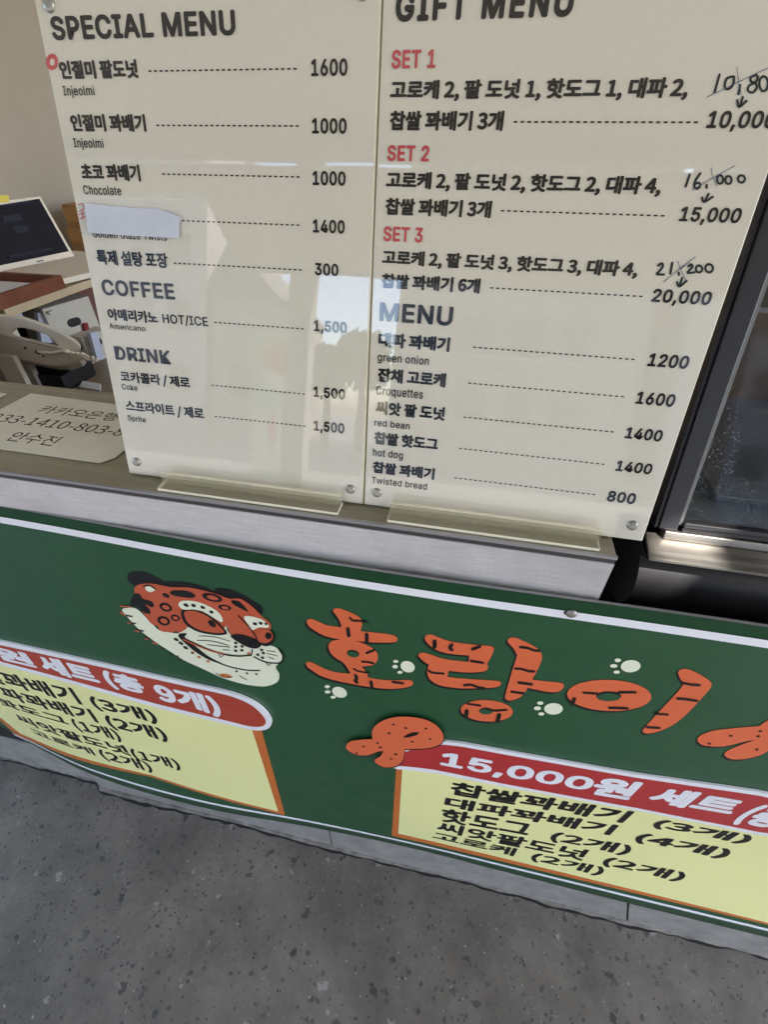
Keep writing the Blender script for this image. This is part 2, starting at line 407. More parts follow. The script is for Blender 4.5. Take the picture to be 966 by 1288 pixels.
def stroke(pts, w, n=4):
    P = []
    if len(pts) > 2:
        for i in range(len(pts) - 1):
            p0, p1, p2, p3 = pts[max(i - 1, 0)], pts[i], pts[i + 1], pts[min(i + 2, len(pts) - 1)]
            for k in range(n):
                t = k / n; P.append(tuple(.5 * (2 * p1[j] + (p2[j] - p0[j]) * t + (2 * p0[j] - 5 * p1[j] + 4 * p2[j] - p3[j]) * t * t + (3 * p1[j] - p0[j] - 3 * p2[j] + p3[j]) * t**3) for j in (0, 1)))
        P.append(pts[-1])
    else: P = list(pts)
    L, Rr = [], []; h = w / 2
    for i, p in enumerate(P):
        a, b = P[max(i - 1, 0)], P[min(i + 1, len(P) - 1)]; dx, dy = b[0] - a[0], b[1] - a[1]; d = math.hypot(dx, dy) or 1; nx, ny = -dy / d * h, dx / d * h
        L.append((p[0] + nx, p[1] + ny)); Rr.append((p[0] - nx, p[1] - ny))
    def cap(p, q):
        dx, dy = p[0] - q[0], p[1] - q[1]; a = math.atan2(dy, dx); return [(p[0] + h * math.cos(a + t), p[1] + h * math.sin(a + t)) for t in (.8, 0, -.8)]
    return L + cap(P[-1], P[-2]) + Rr[::-1] + cap(P[0], P[1])

# ------------------------------------------------------------------ lettering
fdir = os.path.join(bpy.utils.system_resource('DATAFILES'), 'fonts')
def font(fn):
    try: return bpy.data.fonts.load(os.path.join(fdir, fn))
    except Exception: return None
KO = font('Noto Sans CJK Regular.woff2'); LA = font('Inter.woff2')
_cache = {}
def glyphs(s, bold=0, track=1.0, latin=False, res=3):
    key = (s, bold, track, latin, res)
    if key in _cache: return _cache[key]
    c = bpy.data.curves.new('text', 'FONT'); c.body = s; c.resolution_u = res; c.space_character = track
    F = LA if latin else KO
    if F: c.font = F
    o = bpy.data.objects.new('text', c); COL.objects.link(o)
    dg = bpy.context.evaluated_depsgraph_get(); me = bpy.data.meshes.new_from_object(o.evaluated_get(dg))
    v0 = [tuple(v.co) for v in me.vertices]; f0 = [tuple(p.vertices) for p in me.polygons]
    bpy.data.objects.remove(o); bpy.data.meshes.remove(me); bpy.data.curves.remove(c)
    vs, fs = [], []; nc = 8 if bold > .006 else 1
    for k in range(nc):
        dx, dy = (bold * math.cos(2 * math.pi * (k + .5) / nc), bold * math.sin(2 * math.pi * (k + .5) / nc)) if nc > 1 else (0, 0)
        o_n = len(vs); vs += [(v[0] + dx, v[1] + dy, k / 8) for v in v0]; fs += [tuple(i + o_n for i in f) for f in f0]
    x0 = min(v[0] for v in vs); x1 = max(v[0] for v in vs); y0 = min(v[1] for v in vs); y1 = max(v[1] for v in vs)
    vs = [((v[0] - x0) / (x1 - x0), (v[1] - y0) / (y1 - y0), v[2]) for v in vs]
    _cache[key] = (vs, fs); return vs, fs

def lettering(name, parent, pt, s, x0, x1, y0, y1, m, h, bold=.02, latin=False, track=1.0, shear=0, grid=0, flipy=False, label=None):
    bold *= .62 if latin else .55
    vs, fs = glyphs(s, bold, track, latin)
    mb = MB().use(m); pts = [(x0 + (x1 - x0) * v[0] + shear * (y1 - y0) * v[1], y0 + (y1 - y0) * v[1], v[2]) for v in vs]
    if grid and x1 - x0 > grid:
        bm = bmesh.new(); vv = [bm.verts.new(p) for p in pts]
        for f in fs:
            try: bm.faces.new([vv[i] for i in f])
            except ValueError: pass
        k = math.ceil(x0 / grid)
        while k * grid < x1:
            bmesh.ops.bisect_plane(bm, geom=bm.verts[:] + bm.edges[:] + bm.faces[:], plane_co=(k * grid, 0, 0), plane_no=(1, 0, 0), dist=1e-6); k += 1
        bm.verts.index_update(); pts = [tuple(v.co) for v in bm.verts]; fs = [[v.index for v in f.verts] for f in bm.faces]; bm.free()
    mb.add([pt(p[0], p[1], h + .0010 * p[2]) for p in pts], fs)
    return obj(name, mb, parent, flat=True, label=label)

# ================================================================== SETTING
g0 = MB().use('ground'); n = 30
g0.add([(-160, -300, ZF), (160, -300, ZF), (160, 60, ZF), (-160, 60, ZF)], [(0, 1, 2, 3)])
obj('ground', g0, kind='structure')
obj('bounce_apron', MB().use('paving').add([(-150, -34, ZF + .015), (150, -34, ZF + .015), (150, -9.5, ZF + .015), (-150, -9.5, ZF + .015)], [(0, 1, 2, 3)]), kind='structure')  # unseen pale apron, added to bounce light and haze onto the boards
obj('far_pavement', MB().use('plinth').box(-150, 150, -40.5, -34.02, ZF + .004, ZF + .4), kind='structure')

# --- counter
ctr = root('counter', (-1.5, 1.5, ZF), 'long shop counter with pale grey laminate fascia and wood-grain top, ending under the menu boards', 'counter')
XE = .507; XL = -6.0; YFR = 1.1243
obj('worktop', MB().use('worktop').box(XL, XE, YFR + .012, 1.83, -1.05, ZT - .004), ctr, bev=.0008)
obj('table_sheet', MB().use('sheet').box(XL, XE - .004, YFR + .014, 1.826, ZT - .003, ZT), ctr, label='clear plastic sheet over the wood-grain top')
obj('edge_trim', MB().use('edge_metal').box(XL, XE + .001, YFR + .001, YFR + .0118, -1.012, ZT - .001), ctr)
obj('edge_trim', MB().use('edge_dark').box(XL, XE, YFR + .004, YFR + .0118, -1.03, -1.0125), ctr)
obj('fascia', MB().use('fascia').box(XL, XE, YFR, YFR + .05, -1.34, -1.0305), ctr, bev=.0006)
obj('end_panel', MB().use('fascia').box(XE - .03, XE - .001, YFR + .0505, 1.829, -1.9, -1.0505), ctr)
obj('carcass', MB().use('void').box(XL, XE - .002, YFR + .06, 1.8, -4.28, -1.36), ctr)
obj('carcass', MB().use('void').box(XE, 5.0, YFR + .20, 1.8, -4.28, -1.75), ctr)
# plinth stones under the banner
px_ = -2.93; xs = [(-6.0, -4.1), (-4.09, -2.93), (-2.915, -.665), (-.655, 1.607), (1.622, 3.6), (3.615, 5.2)]
for i, (a, b) in enumerate(xs):
    back = .07 if i < 2 else (.03 if i == 2 else .02)
    sh_a = .13 if abs(a - 1.622) < .01 else 0; sh_b = .13 if abs(b - 1.607) < .01 else 0; y_ = YB + back
    obj('plinth_stone', MB().use('plinth').hull([(a - sh_a * .35, y_, -4.19), (b - sh_b * .35, y_, -4.19), (b + sh_b, y_, ZF - .02), (a + sh_a, y_, ZF - .02)], [(a - sh_a * .35, y_ + .12, -4.19), (b - sh_b * .35, y_ + .12, -4.19), (b + sh_b, y_ + .12, ZF - .02), (a + sh_a, y_ + .12, ZF - .02)]), ctr, bev=.001)
obj('plinth_backing', MB().use('dark_gap').box(-6, 5.2, YB + .1, YB + .3, ZF, -4.3), ctr)
mo = MB().use('mortar'); L = 150; prof = []
for i in range(L + 1):
    x = -5.6 + 10.6 * i / L; r = random.random
    prof.append((x, YB + .014 + .006 * math.sin(x * 3.1) + .010 * r() + (.05 if x < -2.93 else 0), .007 + .006 * r(), .05))
vs = []
for x, y, h, dd in prof: vs += [(x, y - .015, ZF + .001), (x, y, ZF + h), (x, y + .05, ZF + h * 1.5), (x, y + .14, ZF + .004)]
mo.add(vs, [(i * 4 + k, i * 4 + 4 + k, i * 4 + 5 + k, i * 4 + 1 + k) for i in range(L) for k in range(3)])
obj('mortar_bead', mo, ctr)
ck = MB().use('dark_gap'); cv = []; yy = 0
for i in range(L + 1):
    x = -5.6 + 10.6 * i / L; yy = .7 * yy + random.gauss(0, .004); w_ = abs(random.gauss(.006, .005)) + .003
    yc = prof[i][1] - .022 + yy; cv += [(x, yc - w_, ZF + .0015), (x, yc + w_, ZF + .0015)]
ck.add(cv, [(2 * i, 2 * i + 2, 2 * i + 3, 2 * i + 1) for i in range(L)])
obj('crack', ck, ctr, label='dark dirty crack where the plinth meets the ground')

# ================================================================== BANNER
bn = root('shop_banner', (0, YB, -4.22), 'dark green shop banner with a tiger head and orange lettering fixed along the counter front', 'banner')
ZBT, ZBB = -1.185, -4.22
G = .1
bp = MB().use('green'); nx, nz = 92, 24; vs = []; bx0, bx1 = -5.0, 4.2
for j in range(nz + 1):
    for i in range(nx + 1):
        x = bx0 + (bx1 - bx0) * i / nx; z = ZBT + (ZBB - ZBT) * j / nz; vs.append(ban_pt(x, z))
nf = len(vs); vs += [v + Vector((0, .012, 0)) for v in vs]
fs = [(j * (nx + 1) + i, j * (nx + 1) + i + 1, (j + 1) * (nx + 1) + i + 1, (j + 1) * (nx + 1) + i) for j in range(nz) for i in range(nx)]
bp.add(vs, fs + [tuple(k + nf for k in f) for f in fs], True)
eg = [(i, i + 1, nf + i + 1, nf + i) for i in range(nx)] + [(nz * (nx + 1) + i, nz * (nx + 1) + i + 1, nf + nz * (nx + 1) + i + 1, nf + nz * (nx + 1) + i) for i in range(nx)]
bp.use('sheet_edge'); bp.f += eg; bp.mi += [bp.cur] * len(eg); bp.sm += [False] * len(eg)
for j in range(nz):
    for i in (0, nx): bp.f.append((j * (nx + 1) + i, (j + 1) * (nx + 1) + i, nf + (j + 1) * (nx + 1) + i, nf + j * (nx + 1) + i)); bp.mi.append(bp.cur); bp.sm.append(False)
obj('panel', bp, bn)
def bprint(name, fn, label=None):
    p = Print(ban_xz, ban_pt, G); fn(p); return obj(name, p.mb, bn, flat=True, label=label)
def strip(p, pxs, m, h, th0, th1=None):
    """a printed line through the pixels, th = thickness in pixels"""
    p.poly([(x, y - th0 / 2) for x, y in pxs] + [(x, y + th0 / 2) for x, y in pxs[::-1]], m, h)
# printed white stripe near the top and hairline near the bottom: straight in the print
def stripe(z0, z1, m='white', h=.002):
    def fn(p):
        p.poly2([(bx0, z0), (bx1, z0), (bx1, z1), (bx0, z1)], m, h)
    return fn
ST0, ST1 = -1.243, -1.281
bprint('stripe', stripe(ST0, ST1), 'white stripe along the top')
bprint('stripe', stripe(-4.06, -4.10), 'thin white line along the bottom')

H1, H2, H3, H4, H5 = .0012, .0022, .0032, .0042, .0052
# menu panels and red title bands
def left_panel(p):
    p.poly([(-90, 800), (0, 826), (120, 856), (326, 907), (358.5, 1025.5), (190, 977), (21, 925), (0, 907), (-90, 835)], 'rust', H1)
    p.poly([(-90, 800), (0, 826), (120, 856), (313, 905), (350, 1020.5), (190, 974.5), (25, 922.5), (0, 902.5), (-90, 830)], 'yellow', H2)
bprint('price_panel', left_panel)
def right_panel(p):
    p.poly([(499.3, 955), (1000, 1040), (1000, 1171), (493, 1051)], 'rust', H1)
    p.poly([(507, 955), (1000, 1040), (1000, 1168.5), (501, 1048)], 'yellow', H2)
bprint('price_panel', right_panel)

def band(name, pts_outer, pts_inner, m, th=.013):
    """a title band raised a few millimetres, with a white rim"""
    o2 = [ban_xz(*q) for q in smooth(pts_outer, 3)]; i2 = [ban_xz(*q) for q in smooth(pts_inner, 3)]
    p = Print(ban_xz, ban_pt, G)
    p.poly2(o2, 'white', th); p.poly2(i2, m, th + .001)
    mb = p.mb; mb.use('white')
    for k in range(len(o2)):
        a, b = o2[k], o2[(k + 1) % len(o2)]; n_ = max(1, int(math.hypot(a[0] - b[0], a[1] - b[1]) / .1))
        for q in range(n_):
            c = [a[j] + (b[j] - a[j]) * q / n_ for j in (0, 1)]; d = [a[j] + (b[j] - a[j]) * (q + 1) / n_ for j in (0, 1)]
            mb.add([ban_pt(*c, .002), ban_pt(*d, .002), ban_pt(*d, th), ban_pt(*c, th)], [(0, 1, 2, 3)])
    return obj(name, mb, bn, flat=True)
lo = [(-60, 790), (0, 803.5), (120, 830), (240, 857), (290, 868), (318, 879), (334, 891), (342, 903), (341, 911), (333, 915.5), (318, 915.5), (290, 909), (200, 888), (100, 860), (0, 833.5), (-60, 818)]
li = [(-60, 795), (0, 808.5), (120, 834.5), (240, 861.5), (285, 871), (312, 881), (327, 892), (335, 903), (334, 908.5), (328, 911), (314, 910.5), (288, 904), (200, 883), (100, 855.5), (0, 829), (-60, 813)]
band('title_band', lo, li, 'brick_red')
ro = [(520, 935), (562, 929.5), (640, 942.5), (800, 970.5), (1010, 1005), (1010, 1053), (800, 1016), (640, 987.5), (545, 969), (490, 961)]
ri = [(520, 939), (562, 933.5), (640, 946.5), (800, 974.5), (1010, 1009), (1010, 1049.5), (800, 1012.5), (640, 983.5), (545, 964.5), (490, 957)]
band('title_band', ro, ri, 'red')

def btext(s, left, right, top, bottom, m='black', h=H3, bold=.03, shear=0, latin=False, pad=None):
    x0 = ban_xz(*left)[0]; x1 = ban_xz(*right)[0]; zt = ban_xz(*top)[1]; zb = ban_xz(*bottom)[1]
    return lettering('lettering', bn, ban_pt, s, x0, x1, zb, zt, m, h, bold, latin, 1.0, shear, grid=G)
# right panel rows (word, quantity)
def crp(ox, oy, s): return lambda x, y: (ox + x / s, oy + y / s)
c5 = crp(420, 880, 3.02); c6 = crp(700, 900, 3.63); c1 = crp(0, 790, 4.025)
btext('찹쌀꽈배기', (566, 993), c6(355, 440), (566, 981), (567, 998.5), bold=0.025)
btext('(3개)', c6(428, 505), c6(900, 560), c6(500, 473), c6(880, 594), bold=0.025)
btext('대파꽈배기', c5(418, 400), c6(276, 510), c5(430, 366), c5(520, 422), bold=0.025)
btext('(4개)', c6(348, 570), c6(790, 632), c6(430, 538), c6(760, 657), bold=0.025)
btext('핫도그', c5(402, 455), c5(748, 492), c5(455, 416), c5(440, 466), bold=0.022)
btext('(2개)', c5(820, 525), c6(350, 605), c5(870, 503), c6(300, 638), bold=0.022)
btext('씨앗팥도넛', c5(388, 495), c6(150, 625), c5(420, 465), c5(560, 531), bold=0.022)
btext('(2개)', c6(213, 665), c6(595, 730), c6(290, 651), c6(540, 757), bold=0.022)
btext('고로케', c5(372, 525), c5(690, 580), c5(470, 517), c5(420, 535), bold=0.020)
btext('(2개)', c5(748, 600), c6(222, 705), c5(800, 586), c6(190, 732), bold=0.020)
# left panel rows
btext('쌀꽈배기', (-28, 845), c1(395, 350), c1(55, 228), c1(410, 384), bold=0.022)
btext('(3개)', c1(452, 360), c1(795, 460), c1(465, 342), c1(780, 483), bold=0.022)
btext('파꽈배기', (-8, 860), c1(483, 450), c1(130, 327), c1(485, 474), bold=0.022)
btext('(2개)', c1(532, 460), c1(852, 560), c1(560, 443), c1(835, 575), bold=0.022)
btext('핫도그', c1(-8, 375), c1(338, 470), c1(0, 352), c1(338, 488), bold=0.019)
btext('(1개)', c1(365, 478), c1(618, 565), c1(390, 462), c1(600, 574), bold=0.019)
btext('씨앗팥도넛', c1(78, 445), c1(640, 605), c1(80, 432), c1(620, 634), bold=0.019)
btext('(1개)', c1(664, 630), c1(915, 705), c1(690, 613), c1(900, 718), bold=0.019)
btext('고로케', c1(160, 520), c1(472, 625), c1(165, 508), c1(470, 639), bold=0.017)
btext('(2개)', c1(504, 632), c1(775, 720), c1(530, 618), c1(760, 730), bold=0.017)
# band titles
HB = .0152
btext('15,000', (556, 947), (744, 985), (556, 941), (562, 963), 'white', HB, .05, latin=True)
btext('원', (746, 984), (800, 992), (802, 979), (746, 995), 'white', HB, .034)
btext('세트', (812, 1002), (932, 1010), (843, 986), (808.8, 1004), 'white', HB, .034)
btext('(총 13개)', (940, 1015), (1130, 1040), (955, 1006), (940, 1036), 'white', HB, .034)
btext('10,000원', (-150, 800), (46, 833), (0, 811), (46, 839), 'white', HB, .034)
btext('세트', (47, 825), (126, 852), (47, 820), (125.5, 858), 'white', HB, .034)
btext('(총', (130, 845), (186, 868), (130.4, 839), (185, 873), 'white', HB, .034)
btext('9개)', (194, 861), (278, 888), (195, 855), (271.5, 898), 'white', HB, .034)

def sub(pts, ox, oy, s): return [((ox + p[0] / s), (oy + p[1] / s), *p[2:]) for p in pts]
def letter(name, polys, stripes, holes, o, label, dots=()):
    def fn(p):
        for pl in polys:
            q = smooth(sub(pl, *o)); hs = [sub(ell(*h_), *o) for h_ in holes if inside(h_[:2], pl)]
            d = (-2.7, 2.3)
            p.poly([(x + d[0], y + d[1]) for x, y in q], 'black', H1)
            p.poly(q, 'orange', H2)
            for h_ in holes:
                if inside(h_[:2], pl):
                    e = sub(ell(*h_), *o); p.poly(e, 'black', H3)
                    e2 = sub(ell(h_[0], h_[1] + h_[3] * .16, h_[2] * .93, h_[3] * .82, *h_[4:]), *o); p.poly(e2, 'green', H4)
        for pts, w_ in stripes: rib(p, sub(pts, *o), w_ / o[2], 'black', H4)
        for x, y in dots: p.poly(sub(ell(x, y, 7, 3.4, -8, 10), *o), 'black', H4)
    return bprint(name, fn, label)
def rib(p, pts, w, m, h):
    q = stroke(pts, w); n = (len(q) - 6) // 2; Lf = q[:n]; c1_ = q[n:n + 3]; Rt = q[n + 3:2 * n + 3][::-1]; c2_ = q[2 * n + 3:]
    V = [p.conv(*a) for a in Lf + Rt + c1_ + c2_]
    fs = [(i, i + 1, n + i + 1, n + i) for i in range(n - 1)] + [(n - 1, 2 * n, 2 * n + 1, 2 * n + 2, 2 * n - 1), (n, 2 * n + 3, 2 * n + 4, 2 * n + 5, 0)]
    p.tris(V, fs, m, h)
def inside(pt_, poly):
    x, y = pt_; c = False; j = len(poly) - 1
    for i in range(len(poly)):
        if (poly[i][1] > y) != (poly[j][1] > y) and x < (poly[j][0] - poly[i][0]) * (y - poly[i][1]) / (poly[j][1] - poly[i][1]) + poly[i][0]: c = not c
        j = i
    return c
A_ = (370, 750, 5.682); B_ = (520, 780, 4.83); C_ = (640, 760, 2.963); D_ = (370, 740, 3.02)
letter('letter', [[(90,180),(100,163),(130,160),(180,180),(240,205),(340,218,1),(325,170),(295,125),(278,100),(290,85),(320,82),(370,98),(430,125),(470,150),(485,180),(485,210),(475,245,1),(560,255),(660,265),(720,280),(740,303),(725,322),(680,328),(580,327),(500,322),(400,310),(300,300),(220,280),(160,250),(110,215)],
   [(245,350),(270,318),(330,305),(400,308),(470,325),(540,355),(585,390),(600,430),(590,465),(560,490),(500,498),(485,500,1),(525,550,1),(525,575,1),(600,590),(700,597),(800,595),(840,600),(852,620),(830,640),(760,655),(660,658),(540,645),(420,625),(300,600),(200,570),(140,535),(95,500),(85,475),(105,465),(150,480),(220,515),(300,540),(405,550,1),(385,515),(350,470),(300,440),(260,400)]],
   [([(400,145),(420,168),(470,170),(522,180)],14),([(385,228),(392,275)],26),([(520,268),(520,318)],26),([(520,400),(570,380)],18),([(488,462),(530,465),(568,475)],14),([(428,512),(460,530),(535,542)],12),([(440,560),(450,580),(437,595),(450,610)],22),([(550,605),(557,645)],22),([(705,607),(780,617)],16)],
   [(422,405,45,26,10)], A_, 'orange striped Hangul syllable 호 shaped like twisted dough')
letter('letter', [[(70,110),(80,90),(110,85),(150,100),(220,125),(330,142),(450,152),(480,158),(490,175),(475,215),(448,262,1),(455,285),(440,305),(400,313),(320,315),(215,305,1),(207,342,1),(300,352),(420,360),(500,365),(530,372),(532,390),(500,405),(430,410),(300,412),(200,402),(140,385),(100,355),(85,320),(88,290,1),(95,268,1),(60,245),(32,215),(38,200),(60,195),(110,208),(200,235),(335,250,1),(340,212,1),(250,205),(170,190),(120,165),(85,135)],
   [(575,130),(580,110),(605,102),(640,110),(700,138),(755,170),(780,205),(780,240),(755,300),(722,358,1),(800,368),(880,375),(910,385),(915,400),(895,425),(860,435),(800,430),(740,418),(695,408,1),(680,435),(650,465),(600,485),(570,482),(558,465),(565,430),(600,310),(632,210,1),(610,170)],
   ell(447,548,158,65,3,16)],
   [([(130,125),(130,155)],26),([(235,145),(222,160),(235,175)],20),([(360,172),(405,155)],18),([(350,243),(425,255)],14),([(92,300),(120,315),(185,320)],12),([(310,392),(350,388),(400,405),(430,407)],14),
    ([(650,160),(700,165),(730,178),(765,182)],14),([(620,290),(660,292),(700,305),(735,306)],14),([(642,375),(720,385)],16),([(597,430),(670,440)],14),
    ([(330,503),(408,515)],12),([(325,548),(320,578)],26),([(522,572),(512,608)],26),([(440,530),(490,545),(568,540)],12)],
   [(443,548,42,20,0)], B_, 'orange striped Hangul syllable 랑 shaped like twisted dough')
letter('letter', [ell(375,338,157,58,2,18), [(632,252),(645,240),(670,240),(710,258),(745,280),(757,298),(745,320),(700,370),(650,420),(600,455),(550,475),(515,480),(500,472),(505,460),(560,400),(650,300),(640,275)]],
   [([(280,327),(330,330)],8),([(245,350),(235,370)],14),([(375,383),(443,385)],9),([(410,325),(473,325)],9),([(648,290),(685,297),(712,298)],9),([(628,348),(670,352),(703,357)],9),([(545,405),(593,408)],8),([(515,455),(563,458)],8)],
   [(373,340,47,18,0)], C_, 'orange striped Hangul syllable 이 shaped like a ring and a stick')
letter('letter', [[(705,500),(715,488),(760,470),(840,460),(935,452,1),(975,425),(1020,405),(1100,395),(1160,420),(1150,470),(1080,500),(1010,520),(966,545),(940,560),(880,575),(830,575),(805,560),(815,545),(860,525),(920,503,1),(880,510),(800,528),(730,525),(708,512)]],
   [], [], C_, 'orange twisted dough stroke cut by the right edge of the photo', [(748,516),(828,487),(938,470),(930,489),(925,538),(1020,440)])
def twist(p):
    q = smooth(sub([(200,590),(215,570),(260,562),(302,560,1),(300,525),(330,495),(380,477),(440,475),(500,485),(545,510),(568,545),(560,575),(520,592),(460,597),(422,598,1),(415,640),(390,662),(350,668),(318,655),(308,640),(330,625),(342,605,1),(320,608),(280,622),(240,620),(210,605)], *D_))
    p.poly([(x + .6, y + 1.6) for x, y in q], 'black', .016); p.poly(q, 'orange', .0175)
    p.poly(sub([(415,553),(430,542),(455,532),(478,533),(470,543),(440,552)], *D_), 'black', .0187)
    for x, y in [(380,503),(427,517),(503,518),(363,537),(518,558),(451,569),(320,575),(330,591),(267,588),(240,613),(388,617),(371,635)]: p.poly(sub(ell(x, y, 6, 3, 5, 10), *D_), 'black', .0187)
bprint('doughnut_emblem', twist, 'orange twisted doughnut drawing with black seeds over the band end')
def paw(o, big, toes):
    def fn(p):
        p.poly(sub(ell(*big), *o), 'cream', H2)
        for t in toes: p.poly(sub(ell(*t), *o), 'cream', H2)
    bprint('paw_print', fn)
paw(A_, (812,500,52,40,20), [(727,462,19,11),(722,500,20,13),(757,540,18,11)])
paw(A_, (325,683,55,37,20), [(237,643,19,12),(240,680,21,12),(280,718,19,11)])
paw(B_, (852,536,57,35,0), [(772,501,19,11),(755,533,22,12),(778,567,18,10)])
paw(C_, (455,229,37,23,-4), [(407,207,12,7),(392,228,14,7),(403,251,12,6)])

def tiger(p):
    T = (150, 710, 4.6)
    L_ = [H1, H2, H3, H4, H5, H5 + .001, H5 + .002]
    def sp(pts, m, l): p.poly(smooth(sub(pts, *T), 4), m, L_[l])
    def el(a, m, l): p.poly(sub(ell(*a), *T), m, L_[l])
    def sk(pts, w_, m, l): rib(p, sub(pts, *T), w_ / T[2], m, L_[l])
    sp([(45,70),(60,45),(110,38),(170,50),(230,80),(270,98),(340,95),(430,110),(500,130),(548,152),(558,135),(620,138),(700,165),(770,205),(825,245),(820,290),(700,330),(400,300),(150,240),(90,130),(55,100)], 'black', 0)
    # white mane, jaw and chin with ragged hair tips
    mane = [(15,260),(60,248),(100,255),(140,290),(190,340),(230,378),(290,390),(345,395),(400,360),(480,385),(560,400),(620,352,1),(625,378,1),(660,420),(720,460),(790,470),(850,462),(910,480),(945,520),(935,560),(905,590),(925,630),(920,670),(880,695),(820,703),(720,690),(600,655),(480,600),(370,550),(300,505),(200,440),(110,370),(50,305)]
    sp(mane, 'cream', 1)
    hd = [(90,130),(130,110),(200,108),(300,128),(400,130),(500,150),(570,170),(640,195),(700,195),(770,240),(830,300),(870,330),(878,370),(850,430),(820,445),(790,440),(700,408),(660,408),(640,390),(622,352),(600,370),(500,372),(400,355),(385,372),(345,392),(330,380),(310,392),(280,385),(262,388),(230,375),(225,355),(190,342),(160,310),(150,292),(140,280),(110,240),(95,190)]
    sp(hd, 'tiger_orange', 2)
    sp([(75,190),(90,165),(120,168),(140,195),(190,210),(203,238),(180,240),(150,225),(178,258),(180,280),(150,278),(120,255),(105,240),(65,236)], 'black', 3)
    sp([(345,235),(355,210),(410,205),(480,220),(560,260),(595,300),(595,330),(540,300),(470,262),(380,258)], 'cream', 3)
    for a in [(388,230,16,9,25),(432,232,14,9,20),(485,243,15,8,25),(535,270,13,8,25)]: el(a, 'black', 4)
    sp([(722,300),(760,295),(830,315),(865,345),(860,362),(810,360),(770,375),(745,340)], 'cream', 3)
    for a in [(787,338,13,8,15),(820,335,12,8,20),(850,338,9,7,30)]: el(a, 'black', 4)
    sp([(360,270),(370,256),(390,258),(440,257),(520,286),(580,336),(625,388),(600,403),(530,400),(450,382),(390,345),(365,305)], 'black', 4)
    sp([(378,275),(395,263),(440,263),(515,294),(570,340),(610,384),(570,390),(500,382),(440,360),(395,325)], 'tiger_orange', 5)
    el((540,335,27,16,40), 'black', 6)
    el((852,418,52,50,0), 'black', 4); el((843,408,48,41,0), 'tiger_orange', 5); el((866,405,19,20,0), 'black', 6)
    sp([(648,405),(700,398),(770,418),(810,435),(828,455),(800,480),(750,475),(700,450),(660,425)], 'black', 4)
    sk([(690,290),(745,345),(785,400),(808,440)], 6, 'black', 5)
    sp([(150,130),(185,122),(212,142),(175,156)], 'cream', 3); sk([(142,122),(175,116),(210,138)], 7, 'black', 4)
    sp([(298,152),(330,145),(400,150),(442,175),(425,189),(350,183),(300,168)], 'black', 3)
    for a in [(540,187,60,23,14),(612,245,38,16,8),(270,243,38,24,20),(258,322,38,26,20),(325,305,27,18,15)]:
        el(a, 'black', 3); el((a[0] + 2, a[1], a[2] * .58, a[3] * .52, a[4]), 'tiger_orange', 4)
    el((272,175,23,11,25), 'black', 3); sp([(650,205),(690,207),(722,235),(748,270),(700,248),(660,225)], 'black', 3)
    # mouth
    sk([(350,400),(390,452),(450,500),(540,550),(640,588),(740,608),(815,610)], 6, 'black', 3)
    sp([(350,398),(392,395),(380,420),(440,468),(520,530),(600,572),(520,548),(440,500),(380,450),(345,415)], 'black', 3)
    sk([(372,420),(470,468),(580,508),(680,525),(765,520)], 8, 'black', 4); sk([(372,428),(440,458),(530,494),(610,512)], 7, 'tiger_orange', 5)
    sk([(765,522),(772,488)], 7, 'black', 4); sk([(780,530),(850,562),(935,568)], 7, 'black', 3)
    sk([(925,485),(948,520),(945,555),(925,568)], 11, 'black', 3)
    for q in [[(460,410),(550,415),(640,440)],[(450,435),(540,440),(635,465)],[(510,460),(640,475)],[(600,490),(640,492)],[(855,495),(905,500)],[(855,510),(915,525)],[(865,530),(895,545)],[(695,640),(740,665)]]: sk(q, 3.5, 'black', 3)
    for x, y in [(675,450),(675,472),(675,495),(712,470),(710,493),(825,490),(803,518),(835,508),(830,535)]: el((x, y, 10, 7, 15), 'black', 3)
    for x, y in [(330,430),(358,452),(385,478)]: el((x, y, 15, 8, 25), 'black', 3)
    for x, y in [(425,505),(462,532),(515,557),(750,510)]: el((x, y, 11, 6, 15), 'rust', 3)
    for x, y in [(740,625),(795,630),(425,508),(680,613)]: el((x, y, 8, 5, 15), 'black', 4)
    el((620,640,36,9,12), 'rust', 3); sk([(560,625),(600,645),(645,650)], 4, 'black', 4)
    for q in [[(40,290),(75,298)],[(70,335),(95,338)],[(110,375),(140,382)],[(150,418),(180,425)],[(240,480),(262,486)],[(290,508),(308,525)],[(335,525),(358,552)]]: sk(q, 8, 'black', 3)
    for q in [[(5,238),(65,243)],[(5,272),(35,292)],[(50,335),(72,338)],[(92,382),(115,384)],[(148,424),(165,430)],[(195,450),(218,458)]]: sk(q, 8, 'tiger_orange', 2)
    for q in [[(575,512),(590,532),(608,515)],[(850,562),(865,580),(880,566)]]: sk(q, 4, 'black', 4)
bprint('tiger_emblem', tiger, 'orange and white tiger head drawing with black ears')
# screw on the white stripe
sx, sz = ban_xz(719, 771)
obj('screw', MB().use('steel').dome(ban_pt(sx, sz, .002), (0, -1, 0), .019, .009), bn, bev=0)
sx, sz = ban_xz(713, 770)
obj('screw', MB().use('frame_dark').dome(ban_pt(sx, sz, .002), (0, -1, 0), .010, .004), bn)

